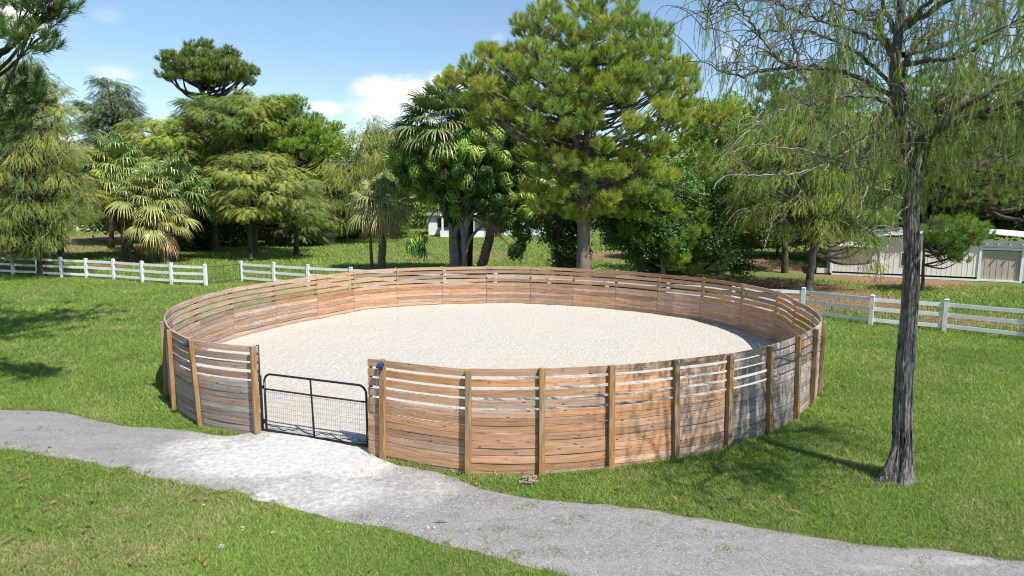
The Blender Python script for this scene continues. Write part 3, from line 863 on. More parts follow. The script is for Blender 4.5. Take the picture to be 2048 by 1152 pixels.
# ------------------------------------------------------------------ trees
def fill_clusters(poly, depth, r_px, n_try=4000, flat=.9, holes=(), gap=1.25, dmax=1e9):
    """cluster centres in a crown whose outline from the measured spot is poly; depth follows its width like a real crown"""
    poly = np.array(poly, float); lo, hi = poly.min(0), poly.max(0); C = []
    S = depth / FPX
    x = rng.uniform(lo[0], hi[0], n_try); y = rng.uniform(lo[1], hi[1], n_try); ok = inpoly(x, y, poly)
    ry = np.linspace(lo[1], hi[1], 50); rx = np.linspace(lo[0], hi[0], 80); GX, GY = np.meshgrid(rx, ry); ins = inpoly(GX, GY, poly)
    CA = np.empty((0, 3))
    for px, py in np.stack([x, y], 1)[ok]:
        row = ins[int(np.argmin(np.abs(ry - py)))]
        if not row.any(): continue
        a, b = rx[row].min(), rx[row].max(); c, hw = (a + b) / 2, max((b - a) / 2, r_px * .5)
        k = math.sqrt(max(0, 1 - ((px - c) / hw) ** 2)); dz = rng.uniform(-1, 1) * min(k * hw * flat, dmax) * S
        if any((px - hx) ** 2 + (py - hy) ** 2 < hr * hr for hx, hy, hr in holes): continue
        P = at(px, py, depth + dz)
        if P[2] < .4: continue
        if len(CA) == 0 or (((CA - P) ** 2).sum(1) > (r_px * S * gap) ** 2).all(): CA = np.vstack([CA, P])
    return CA
def limb_path(trunk, tz, C, lift=.15):
    """curve from a trunk point below the cluster out to it"""
    k = np.argmin(np.abs(trunk[:, 2] - tz)); p = trunk[k]; d = C - p; L = np.linalg.norm(d)
    mid = p + d * .5 + np.array([0, 0, -lift * L]) + rng.normal(0, .06 * L, 3)
    return smoothpath([p, mid, C], 5)
PINE_COLS = [(.115, .160, .026), (.14, .180, .028), (.165, .19, .030), (.095, .145, .028)]
def tree(name, label, cat, kind, trunk, r0, poly=None, rcl=26, depth=None, cols=PINE_COLS, bark='bark_pine', clusters=None, dens=1., leaf=None, r1=.12, group=None, gap=1.5, dmax=1e9,
         low=.55, dead=0, flat=.9, holes=(), size=1., zmin=.18, tries=4000, limb_r=1., sides=10):
    trunk = np.array(trunk, float); base = trunk[0].copy(); root = thing(name, label, cat, base, group)
    tp = smoothpath(trunk, 6); n = len(tp); tt = np.linspace(0, 1, n)
    tp[1:-1] += rng.normal(0, .02 * r0 * 3, (n - 2, 3)) * [1, 1, 0]
    if 'tallest' not in label: r0 = r0 * .72; r1 = r1 * .72
    R = r0 * (1 - tt) + r1 * tt; R = R * (1 + .30 * np.exp(-tt * n / 1.6))
    m = MB(); m.tube(tp, R, sides, flute=lambda z, th: 1 + .07 * np.sin(th * 5 + z * .7) + .04 * np.sin(th * 9 + z * 2.))
    m.build('trunk', M[bark], root, True)
    C = fill_clusters(poly, depth, rcl, tries, flat, holes, gap, dmax) if clusters is None else np.array(clusters)
    S = (depth or base[1]) / FPX; rc = rcl * S
    tops = tp[:, 2]; H = tops[-1]
    lm = MB(); cr = MB()
    cols = np.array(cols)
    for c in C:
        hd = np.linalg.norm(c[:2] - tp[np.argmin(np.abs(tp[:, 2] - c[2]))][:2])
        tz = max(c[2] - hd * low - .2, H * zmin); P = limb_path(tp, tz, c, .12)
        L = np.linalg.norm(P[-1] - P[0]); rr = (.012 * L + .015) * limb_r
        lm.tube(P, np.linspace(rr * 1.8, rr * .5, len(P)), 5, cap=False)
        col = cols[rng.integers(len(cols))]
        if kind == 'pine':
            nt = int(25 * dens); v = rng.normal(size=(nt, 3)); v = unit(v) * rng.uniform(.45, 1.1, (nt, 1)) ** .5; v[:, 2] = v[:, 2] * .62 + .12
            pos = c + v * rc; D = unit(v) * .8 + np.array([0, 0, 1.])
            for q in range(0, nt, 2): lm.tube([P[-2], (P[-1] + pos[q]) / 2 - [0, 0, .05 * rc], pos[q]], [.022 * limb_r, .012, .006], 3, cap=False)
            t = hsv_jit(col, nt, .18, .12)
            br = rng.random(nt) < .015; t[br] = hsv_jit((.17, .12, .03), br.sum(), .2, .1)
            scatter(cr, leaf or U_TUFT, pos, D, rng.uniform(.24, .38, nt) * size, t)
        elif kind == 'feather':
            nt = int(46 * dens); v = rng.normal(size=(nt, 3)); v = unit(v) * rng.uniform(.2, 1.15, (nt, 1)) ** .6; v[:, 2] *= .5
            pos = c + v * rc; outd = (pos - tp[np.argmin(np.abs(tp[:, 2] - c[2]))]); outd[:, 2] = 0
            D = unit(unit(outd) * .7 + v * .9 + np.array([0, 0, -.25]))
            for q in range(0, nt, 5): lm.tube([P[-2], pos[q]], [.012 * limb_r, .005], 3, cap=False)
            scatter(cr, leaf or U_FROND, pos, D, rng.uniform(.36, .66, nt) * size, hsv_jit(col, nt, .3, .2), frames_up)
        elif kind == 'weep':
            nt = int(42 * dens); v = rng.normal(size=(nt, 3)); v = unit(v) * rng.uniform(.1, 1.1, (nt, 1)) ** .6; pos = c + v * rc * [1, 1, .55]
            for q in range(0, nt, 6): 
                e = pos[q]; lm.tube(smoothpath([P[-2], (P[-1] + e) / 2 + [0, 0, .25 * rc], e], 3), np.linspace(.016, .005, 7) * limb_r, 3, cap=False)
            D = np.tile([0, 0, 1.], (nt, 1)) + rng.normal(0, .30, (nt, 3)) - unit(pos - tp[np.argmin(np.abs(tp[:, 2] - c[2]))]) * .45 - v * [.5, .5, .35]
            scatter(cr, leaf or U_STRAND, pos, D, rng.uniform(.36, .80, nt) * size, hsv_jit(col, nt, .3, .2))
        elif kind == 'broad':
            nt = int(44 * dens); v = rng.normal(size=(nt, 3)); v = unit(v) * rng.uniform(.2, 1.1, (nt, 1)) ** .5; v[:, 2] *= .8
            pos = c + v * rc
            for q in range(0, nt, 6): lm.tube([P[-2], pos[q]], [.014 * limb_r, .005], 3, cap=False)
            scatter(cr, leaf or U_LEAVES, pos, v + np.array([0, 0, .8]), rng.uniform(.6, 1.0, nt) * size, hsv_jit(col, nt, .3, .2))
    lm.build('limbs', M['bark_grey' if bark == 'bark_pine' else bark], root, True)
    if dead:
        for k in range(dead):
            dm = MB()
            c = C[rng.integers(len(C))]; d = unit(c - tp[np.argmin(np.abs(tp[:, 2] - c[2] + 1))]); p = c - d * rc
            s = rng.uniform(.8, 1.9); q = p + d * s; e = q + d * s * .4 + np.array([0, 0, -s * rng.uniform(.2, .9)]) + rng.normal(0, .25, 3)
            dm.tube(smoothpath([p, (p + q) / 2 + [0, 0, s * .3], q + [0, 0, .1], e], 4), np.linspace(.042, .012, 13), 4, cap=False)
            dm.build('dead_twig', M['bark_pale'], root)
    cr.build('crown', M['needle' if kind == 'pine' else 'leaf'], root)
    return root
def trunk_px(pts, depth):
    """base on the ground at this depth, then points up the trunk"""
    out = []
    for k, (px, py) in enumerate(pts):
        p = at(px, py, depth)
        if k == 0: p = np.array([p[0], p[1], -.05])
        out.append(p)
    return out
def base_y(depth): return 404 + 4.9 * FPX / depth

OL = [(.115, .14, .032), (.14, .16, .036), (.095, .125, .036), (.16, .175, .04)]
OLD = [(.080, .105, .028), (.10, .13, .032), (.068, .09, .030)]
YG = [(.15, .19, .025), (.12, .17, .022), (.17, .18, .03)]
DK = [(.034, .066, .014), (.050, .09, .018), (.028, .055, .014)]
# big slash pine behind the pen
BIGP = [(1170, -30), (1235, -28), (1285, 40), (1330, 60), (1345, 110), (1385, 140), (1400, 200), (1370, 250), (1350, 300), (1345, 350), (1325, 400), (1260, 410), (1230, 435), (1160, 440), (1110, 430), (1062, 410), (1060, 360), (1050, 320), (1040, 260), (1010, 235), (985, 240), (955, 250),
        (925, 210), (885, 180), (886, 135), (935, 130), (960, 100), (1010, 92), (1042, 100), (1028, 50), (1065, 22), (1110, 8)]
tree('slash_pine', 'tallest pine with thick scaly trunk and tufted yellow-green crown, just behind the round pen', 'pine tree', 'pine',
     trunk_px([(1167, 600), (1167, 520), (1169, 430), (1172, 330), (1180, 220), (1186, 110), (1190, 10)], 33), .40, BIGP, 22, 33, PINE_COLS, 'bark_pine', dens=1.35, r1=.06, dmax=130, low=.42, holes=[(1225, 245, 34), (1290, 222, 30), (1130, 150, 16), (1235, 300, 26), (1120, 330, 14), (1170, 90, 14), (1240, 60, 14), (1010, 190, 12)], limb_r=.55, tries=15000, sides=16, flat=.7, gap=1.85, size=1.0, zmin=.40)
# its low right-hand boughs
LOWP = [(1240, 400), (1330, 380), (1400, 430), (1410, 500), (1385, 545), (1340, 530), (1300, 500), (1250, 470)]
tree('slash_pine', 'young pine with bright drooping tufts low beside the tallest pine', 'pine tree', 'pine',
     trunk_px([(1330, 575), (1322, 500), (1300, 440), (1290, 405)], 35.5), .14, LOWP, 20, 35.5, [(.16, .21, .02), (.12, .18, .02), (.09, .14, .02)], 'bark_pine', dens=1.1, r1=.04, low=.1, tries=1500)
# pines farther right and left
tree('slash_pine', 'broad yellow-green pine right of the tallest pine, behind dark shrubby tree', 'pine tree', 'pine',
     trunk_px([(1440, 548), (1438, 420), (1440, 300), (1445, 230)], 44), .3, [(1380, 260), (1405, 215), (1450, 208), (1490, 225), (1520, 270), (1540, 340), (1530, 420), (1500, 470), (1440, 470), (1400, 430), (1370, 360)], 24, 44, PINE_COLS, dens=1.1, leaf=U_TUFT_FAR, size=1.3, low=.3)
tree('slash_pine', 'umbrella-topped pine standing above the trees on the left skyline', 'pine tree', 'pine',
     trunk_px([(430, 500), (428, 400), (430, 280), (408, 190), (405, 130)], 62), .42, [(318, 150), (322, 112), (348, 102), (368, 126), (374, 92), (410, 86), (442, 92), (470, 105), (500, 132), (512, 152), (500, 168), (470, 156), (440, 176), (415, 160), (392, 168), (372, 152), (345, 160)], 12, 62, [(.07, .10, .024), (.085, .115, .024)], 'bark_dark', dens=1.0, leaf=U_TUFT_FAR, size=1.3, low=.5, gap=1.9, holes=[(375, 140, 9), (440, 150, 9)], limb_r=1.3)
tree('slash_pine', 'bright green pine with rounded tufted crown left of the white cloud', 'pine tree', 'pine',
     trunk_px([(592, 500), (592, 400), (592, 300), (588, 215)], 58), .3, [(545, 200), (580, 178), (610, 205), (640, 240), (680, 255), (690, 290), (650, 320), (600, 330), (560, 310), (530, 260)], 18, 58, [(.10, .16, .02), (.08, .135, .02), (.125, .17, .022)], 'bark_dark', dens=1.1, leaf=U_TUFT_FAR, size=1.35, low=.4)
tree('cypress_tree', 'olive feathery tree between umbrella-topped pine and rounded bright pine', 'tree', 'feather',
     trunk_px([(510, 500), (508, 400), (505, 300), (500, 220)], 60), .3, [(345, 235), (370, 200), (420, 185), (450, 195), (500, 178), (545, 185), (590, 200), (600, 240), (560, 290), (500, 300), (440, 300), (370, 290)], 17, 60, [(.10, .13, .028), (.13, .15, .03), (.08, .115, .026)], 'bark_dark', dens=1.5, low=.3, size=1.25, gap=1.6)
tree('slash_pine', 'pine with spreading crown behind the white shed and grey-barked weeping tree', 'pine tree', 'pine',
     trunk_px([(1845, 535), (1846, 500), (1850, 380), (1860, 240), (1865, 160)], 48), .4, [(1800, 170), (1850, 130), (1960, 140), (2040, 160), (2160, 190), (2200, 320), (2120, 400), (1980, 415), (1900, 425), (1800, 410), (1740, 330), (1760, 230)], 26, 48, [(.06, .10, .02), (.08, .125, .02), (.10, .14, .022)], 'bark_dark', dens=1.1, low=.3, limb_r=.8, tries=5000, zmin=.5)
tree('slash_pine', 'small thin pine with tufted boughs hanging in front of the white shed', 'pine tree', 'pine',
     trunk_px([(1848, 562), (1847, 520), (1850, 470), (1862, 430)], 36.0), .12, [(1870, 440), (1930, 440), (1985, 462), (1960, 490), (1925, 520), (1885, 520), (1866, 490), (1850, 465)], 15, 36.0, [(.09, .14, .02), (.06, .11, .02)], 'bark_dark', dens=.6, r1=.05, low=.1, tries=500, limb_r=.8)
tree('slash_pine', 'pine with tufted blue-green crown left behind the leaning weeping tree', 'pine tree', 'pine',
     trunk_px([(1570, 548), (1570, 430), (1572, 280), (1575, 190)], 46), .3, [(1520, 180), (1545, 150), (1600, 140), (1650, 160), (1680, 230), (1690, 330), (1650, 420), (1570, 440), (1530, 380), (1525, 300), (1512, 240)], 24, 46, [(.06, .11, .025), (.08, .13, .025)], 'bark_dark', dens=1.1, leaf=U_TUFT_FAR, size=1.35, low=.3)
# near pine outside the left edge whose boughs reach in
npc = [at(55, 22, 13.5), at(85, 8, 13.2), at(112, 6, 13.0), at(98, 22, 13.3), at(52, 86, 13), at(75, 80, 13.3), at(18, 60, 14), at(-20, 20, 14), at(-60, 60, 14), at(60, 165, 14.5), at(66, 200, 14.2), at(25, 225, 14), at(5, 180, 14.5), at(-20, 250, 14.5), at(-60, 150, 15), at(-110, 240, 15.5), at(5, 268, 14.6)]
npc += [np.array([-13.9, 18.3, 13.6]) + rng.normal(size=3) * [1.9, 1.5, 1.5] for _ in range(120)]
npc = [c for c in npc[:17]] + [c for c in npc[17:] if c[2] > 6.3 + .313 * c[1]]
tree('slash_pine', 'dark near pine whose boughs reach in at the top left corner', 'pine tree', 'pine',
     trunk_px([(-190, 840), (-185, 600), (-180, 400), (-170, 200), (-160, 20), (-150, -140), (-140, -330)], 15.5), .24, None, 36, 15.5, [(.03, .06, .018), (.042, .08, .02)], 'bark_dark', clusters=npc, dens=.65, low=.0, limb_r=.5, size=.8, zmin=.1)

# feathery olive trees on the left
tree('cypress_tree', 'olive feathery tree with dark trunk in front of white fence at far left', 'tree', 'weep',
     trunk_px([(84, 557), (80, 500), (74, 400), (66, 290), (60, 200), (62, 150)], 41.5), .30, [(-60, 160), (0, 130), (60, 112), (95, 150), (120, 240), (160, 330), (180, 420), (140, 470), (70, 512), (20, 500), (-60, 500), (-120, 400), (-120, 250)], 26, 41.5, OLD + OL, 'bark_dark', dens=1.9, low=.1, dead=25, tries=6000, size=1.0)
tree('cypress_tree', 'olive feathery tree with nodding sprays on skyline behind far left fence', 'tree', 'feather',
     trunk_px([(120, 500), (118, 400), (112, 260), (110, 170)], 52), .28, [(30, 160), (60, 118), (105, 140), (140, 200), (160, 250), (185, 320), (210, 400), (150, 440), (60, 440), (10, 300)], 24, 52, OL, 'bark_grey', dens=1.5, low=.2, dead=10, size=1.15)
tree('cypress_tree', 'thin dark tree with open crown on skyline between two leafier trees on left', 'tree', 'feather',
     trunk_px([(222, 480), (222, 380), (226, 250), (214, 160)], 66), .3, [(186, 152), (205, 148), (240, 165), (272, 185), (282, 225), (270, 260), (240, 300), (190, 310), (160, 250), (148, 205), (190, 195)], 15, 66, [(.045, .065, .022), (.06, .08, .025)], 'bark_dark', dens=.95, low=.3, size=1.3)
tree('cypress_tree', 'yellow-green feathery tree behind the clump of palms', 'tree', 'feather',
     trunk_px([(330, 500), (330, 400), (335, 300), (335, 250)], 60), .3, [(240, 270), (270, 235), (320, 228), (360, 240), (400, 240), (430, 280), (425, 330), (400, 370), (330, 380), (250, 340)], 20, 60, YG + OL, 'bark_grey', dens=1.5, low=.2, size=1.3)
tree('cypress_tree', 'layered olive tree with dark straight trunk in shaded grass beyond white fence', 'tree', 'feather',
     trunk_px([(503, 522), (500, 450), (495, 380), (490, 330)], 55), .36, [(420, 400), (425, 340), (455, 305), (500, 298), (560, 305), (610, 340), (640, 400), (635, 440), (580, 452), (540, 420), (470, 425), (430, 430)], 22, 55, OL + [(.14, .16, .035)], 'bark_dark', dens=1.7, low=.1, dead=26, size=1.15)
tree('cypress_tree', 'olive tree with pale trunk standing behind the layered olive tree', 'tree', 'feather',
     trunk_px([(535, 492), (533, 440), (530, 380), (530, 350)], 71), .35, [(520, 380), (560, 350), (620, 370), (650, 420), (640, 470), (590, 485), (550, 470), (520, 430)], 18, 71, OLD, 'bark_grey', dens=1.5, low=.1, size=1.5)
tree('cypress_tree', 'olive tree with thick grey trunk between palm clump and layered olive tree', 'tree', 'feather',
     trunk_px([(423, 496), (424, 450), (425, 400), (425, 350)], 69), .45, [(350, 390), (370, 330), (420, 310), (470, 330), (480, 400), (440, 440), (400, 445), (360, 430)], 20, 69, OL, 'bark_grey', dens=1.5, low=.1, size=1.4)
tree('cypress_tree', 'weeping olive tree with bare white branches beside the small centre palm', 'tree', 'weep',
     trunk_px([(665, 478), (668, 430), (690, 370), (720, 300), (738, 250)], 76), .35, [(640, 320), (690, 300), (705, 255), (740, 238), (780, 258), (790, 320), (780, 390), (740, 440), (680, 455), (620, 440), (610, 370)], 20, 76, OL, 'bark_grey', dens=1.5, low=.1, dead=40, size=2.0)
tree('cypress_tree', 'dull green weeping tree behind small palm left of the house', 'tree', 'weep',
     trunk_px([(620, 474), (622, 440), (640, 370), (650, 320)], 86), .35, [(590, 360), (630, 320), (680, 320), (720, 360), (720, 420), (700, 450), (640, 460), (600, 440)], 18, 86, OLD + OL, 'bark_grey', dens=1.5, low=.1, dead=14, size=2.2)
# leaning weeping tree behind the right fence
W2 = [(1440, 300), (1500, 260), (1560, 200), (1610, 150), (1660, 100), (1720, 110), (1770, 170), (1790, 260), (1780, 330), (1790, 400), (1760, 470), (1740, 545), (1700, 500), (1640, 470), (1600, 440), (1560, 470), (1530, 470), (1480, 440), (1450, 380)]
tree('weeping_tree', 'leaning weeping tree with bare silvery twigs beyond the right-hand white fence', 'tree', 'weep',
     trunk_px([(1617, 579), (1624, 520), (1634, 440), (1650, 340), (1670, 240), (1690, 150)], 36), .30, W2, 26, 36, [(.10, .15, .028), (.13, .17, .03), (.08, .12, .025), (.15, .17, .04)], 'bark_grey', dens=1.5, low=.1, dead=70, holes=[(1620, 300, 20)], tries=6000)
# dark shrubby trees by the big pine
tree('shrubby_tree', 'dark glossy low-branched tree right of the tallest pine trunk', 'tree', 'broad',
     trunk_px([(1283, 575), (1282, 530), (1290, 470), (1310, 420)], 36.5), .2, [(1200, 400), (1250, 370), (1340, 350), (1420, 350), (1460, 400), (1480, 470), (1500, 540), (1470, 545), (1430, 500), (1350, 505), (1290, 520), (1230, 500), (1200, 450)], 24, 37.5, DK + [(.05, .11, .02)], 'bark_dark', dens=2.4, low=.05, size=.72, tries=4500, gap=1.7)
tree('shrubby_tree', 'dark leafy tree left of tallest pine trunk with one thin stem', 'tree', 'broad',
     trunk_px([(1116, 560), (1115, 500), (1118, 440), (1120, 400)], 40), .13, [(1085, 410), (1120, 390), (1160, 400), (1165, 470), (1160, 540), (1120, 545), (1100, 490), (1085, 450)], 20, 40.5, DK, 'bark_dark', dens=2.2, low=.05, tries=2000, size=.72)
tree('broadleaf_tree', 'round light green tree on the skyline between the pines', 'tree', 'broad',
     trunk_px([(1455, 520), (1455, 400), (1455, 300)], 62), .3, [(1390, 290), (1400, 230), (1440, 205), (1480, 212), (1500, 245), (1500, 300), (1450, 340), (1400, 330)], 18, 62, [(.09, .15, .03), (.12, .18, .03)], 'bark_grey', dens=1.5, size=1.5)

# ------------------------------------------------------------------ near weeping tree on the right
def near_tree():
    D0 = 11.45
    root = thing('weeping_tree', 'near weeping tree with tall grey fluted trunk on lawn right of the pen', 'tree', gr(1798, 958) * [1, 1, 0])
    base = gr(1798, 958); D0 = base[1]
    pts = [(1800, 975), (1804, 900), (1805, 850), (1808, 760), (1812, 700), (1820, 600), (1824, 500), (1823, 430), (1827, 370), (1826, 320), (1806, 262), (1795, 200), (1789, 156), (1792, 110), (1803, 0), (1806, -150), (1812, -300)]
    tr = [at(px, py, D0) for px, py in pts]; tr[0] = base - [0, 0, .08]
    tp = smoothpath(tr, 10); n = len(tp)
    z = tp[:, 2]; R = np.interp(z, [-.1, .0, .2, .6, 1.2, 2.3, 3.6, 5.2, 5.8, 6.3, 7, 8.5, 11], [.29, .25, .215, .195, .185, .165, .145, .14, .15, .10, .075, .06, .02]) * np.interp(z, [0, .6, 5.5, 6.5], [.92, .80, .82, 1.])
    def fl(zz, th):
        k = np.exp(-np.clip(zz, 0, 9) / .8)
        return 1 + .05 * np.sin(th * 5 + zz * .7) + .05 * np.sin(th * 12 - zz * 1.1) + .035 * np.sin(th * 19 + zz * 2.3) + k * (.32 * np.clip(np.sin(th * 2.0 + .6), 0, 1) ** 2 + .14 * np.sin(th * 5 + 1))
    m = MB(); m.tube(tp, R, 64, flute=fl)
    # split buttress and stringy bark strips
    b = tp[0]
    m.tube(smoothpath([b + [-.44, -.05, -.03], b + [-.33, -.08, .16], b + [-.22, -.08, .5], b + [-.13, -.08, 1.0]], 6), np.linspace(.095, .035, 19), 10)
    for k in range(230):
        i0 = rng.integers(4, 95); th = rng.uniform(0, 6.28); L = rng.integers(5, 14); i1 = min(i0 + L, n - 2)
        P = []
        for i in range(i0, i1): P.append(tp[i] + np.array([math.cos(th + i * .01), math.sin(th + i * .01), 0]) * (R[i] + .004))
        if len(P) > 3: m.tube(P, np.r_[.003, np.full(len(P) - 2, rng.uniform(.004, .010)), .003], 5, cap=False)
    m.build('trunk', M['bark_near'], root, True)
    # limbs: pixel polylines with the depth offset reached at their tip
    L = [
     ([(1828, 318), (1852, 290), (1885, 255), (1930, 190), (1975, 140), (2050, 98), (2160, 40)], 0.6, .085),
     ([(1842, 290), (1900, 250), (1960, 236), (2060, 236), (2180, 215)], -.9, .07),
     ([(1803, 150), (1830, 90), (1880, 62), (1940, 35), (2010, -30), (2060, -100)], 1.6, .065),
     ([(1798, 160), (1770, 70), (1735, 34), (1668, 4), (1600, -60)], -.9, .05),
     ([(1812, 190), (1790, 120), (1752, 60), (1735, -20), (1725, -120)], 1.4, .045),
     ([(1818, 215), (1740, 165), (1670, 140), (1600, 136), (1540, 142), (1480, 150), (1440, 140), (1400, 120)], .6, .045),
     ([(1640, 138), (1590, 135), (1545, 108), (1515, 62), (1480, 18), (1450, -4), (1422, 20), (1410, 60)], -.3, .028),
     ([(1600, 137), (1580, 70), (1552, 20), (1545, -60)], 1.2, .03),
     ([(1830, 255), (1770, 205), (1700, 190), (1640, 210), (1600, 200)], -1.8, .035),
     ([(1836, 300), (1790, 258), (1740, 268), (1690, 300), (1640, 330)], 1.6, .035),
     ([(1840, 300), (1810, 262), (1760, 292), (1720, 310), (1690, 345)], -1.2, .022),
     ([(1800, 60), (1850, 10), (1900, -60), (1950, -160)], -1.5, .05), ([(1802, 60), (1900, 0), (2050, -40), (2250, -60), (2420, -40)], -2.6, .06), ([(1834, 290), (1950, 200), (2100, 130), (2300, 90), (2480, 110)], -2.0, .06),
     ([(1798, 80), (1760, 0), (1700, -80), (1620, -140)], 1., .045),
     ([(1800, 0), (1840, -90), (1870, -200)], 1.5, .04), ([(1800, -30), (1740, -130), (1690, -240)], -1.2, .04),
     ([(1850, 285), (1910, 270), (1985, 262), (2060, 290)], 2.2, .05),
     ([(1800, 130), (1860, 120), (1930, 110), (2000, 60), (2080, 20)], -2.2, .05),
     ([(1838, 318), (1880, 330), (1930, 345), (1985, 320), (2060, 330)], 1.8, .03),
     ([(1830, 330), (1790, 380), (1765, 400), (1735, 440)], 1.6, .02),
     ([(1805, 110), (1880, 90), (1960, 60), (2030, 10), (2110, -60)], 3.0, .05),
     ([(1815, 200), (1720, 110), (1640, 70), (1560, 60), (1500, 80), (1470, 120)], 2.4, .035),
     ([(1800, 100), (1700, 60), (1640, 40), (1590, 20), (1540, 10)], -2.4, .03)]
    lm = MB(); st_pos = []; st_dir = []
    bw = []
    for P, dd, r in L:
        q = np.linspace(0, 1, len(P)) ** 1.1
        W = smoothpath([at(px, py, D0 + dd * k) for (px, py), k in zip(P, q)], 7)
        W[2:-1] += rng.normal(0, .018, (len(W) - 3, 3))
        lm.tube(W, np.linspace(r, .008, len(W)), 8, cap=False); bw.append((W, r))
        # side twigs, arching out then down
        for i in range(3, len(W)):
            for _ in range(2 if r > .03 else 3):
                if rng.random() < .42: continue
                p = W[i]; d = unit(rng.normal(size=3) * [1, 1, .5] + [0, 0, .35]); s = rng.uniform(.3, 1.0)
                e = p + d * s; f = e + d * .25 * s + np.array([0, 0, -rng.uniform(.15, .5)])
                T = smoothpath([p, (p + e) / 2 + [0, 0, .08], e, f], 4); lm.tube(T, np.linspace(.009, .003, len(T)), 4, cap=False)
                for t in T[4:]:
                    for _2 in range(2):
                        if rng.random() < .75: st_pos.append(t + rng.normal(0, .03, 3)); st_dir.append(rng.normal(0, .14, 3) + [0, 0, 1.])
            if rng.random() < .6:
                st_pos.append(W[i] + rng.normal(0, .03, 3)); st_dir.append(rng.normal(0, .12, 3) + [0, 0, 1.])
    # heavy leafy boughs on the side towards the sun
    hubs = [np.array(h) for h in ((7.1, 7.6, 6.8), (6.6, 7.9, 7.1), (8.0, 7.7, 6.7), (9.3, 10.2, 6.8), (9.9, 9.8, 6.9), (8.2, 8.8, 6.6))]
    G = np.array([7.75, 9.3, 6.45]); a = tp[np.argmin(np.abs(z - 5.9))]; P = smoothpath([a, (a + G) / 2 + [0, 0, .12], G], 7); lm.tube(P, np.linspace(.06, .045, len(P)), 8, cap=False)
    for h in hubs: P = smoothpath([G, (G + h) / 2 + [0, 0, .2], h], 7); lm.tube(P, np.linspace(.034, .02, len(P)), 7, cap=False)
    for k in range(84):
        h = hubs[k % 6]; c = h + rng.normal(size=3) * [.75, .6, .4]
        P = smoothpath([h, (h + c) / 2 + [0, 0, .12], c], 4); lm.tube(P, np.linspace(.022, .008, len(P)), 5, cap=False)
        for q in range(64):
            st_pos.append(c + rng.normal(0, .32, 3)); st_dir.append(rng.normal(0, .25, 3) + [0, 0, 1.])
    lm.build('limbs', M['bark_grey'], root, True)
    cr = MB(); pos = np.array(st_pos); D = np.array(st_dir); n = len(pos)
    U = [u_strand(nn=64, w=.014, leaf=.24, seed=s + 20) for s in range(8)]
    # sparser toward the left tips
    px = 1024 + pos[:, 0] / pos[:, 1] * FPX
    keep = rng.random(n) < np.interp(px, [1400, 1600, 1750, 1900, 2100], [.30, .30, .34, .38, .5]) * np.where(px > 2100, 1.5, np.clip((fbm(px, pos[:, 2] * 60, 5, .016) - .27) * 3.6, .15, 1.6))
    pos, D = pos[keep], D[keep]; n = len(pos)
    scatter(cr, U, pos, D, rng.uniform(.15, .38, n), hsv_jit((.088, .122, .028), n, .4, .2))
    cr.build('crown', M['needle'], root)
    for P, dd in [([(1834, 320), (1790, 262), (1752, 268), (1732, 300)], -.8), ([(1830, 262), (1822, 300), (1806, 330)], -.6), ([(1750, 262), (1700, 300), (1660, 322), (1600, 350)], -1.2), ([(1700, 300), (1690, 268), (1665, 275), (1655, 295)], -1.2),
                  ([(1835, 380), (1800, 395), (1770, 380), (1730, 372)], -.6), ([(1832, 400), (1795, 430), (1778, 480), (1770, 520)], -.7), ([(1735, 372), (1722, 410), (1715, 450)], -.7), ([(1660, 322), (1610, 300), (1560, 296), (1510, 288), (1462, 305)], -1.2), ([(1630, 335), (1580, 350), (1520, 350), (1450, 352), (1425, 378)], -1.1)]:
        dm = MB(); W = smoothpath([at(px, py, D0 + dd * k) for (px, py), k in zip(P, np.linspace(.0, 1, len(P)))], 6); W[1:-1] += rng.normal(0, .01, (len(W) - 2, 3))
        dm.tube(W, np.linspace(.019, .006, len(W)), 5, cap=False)
        dm.build('dead_twig', M['bark_pale'], root, True)
near_tree()

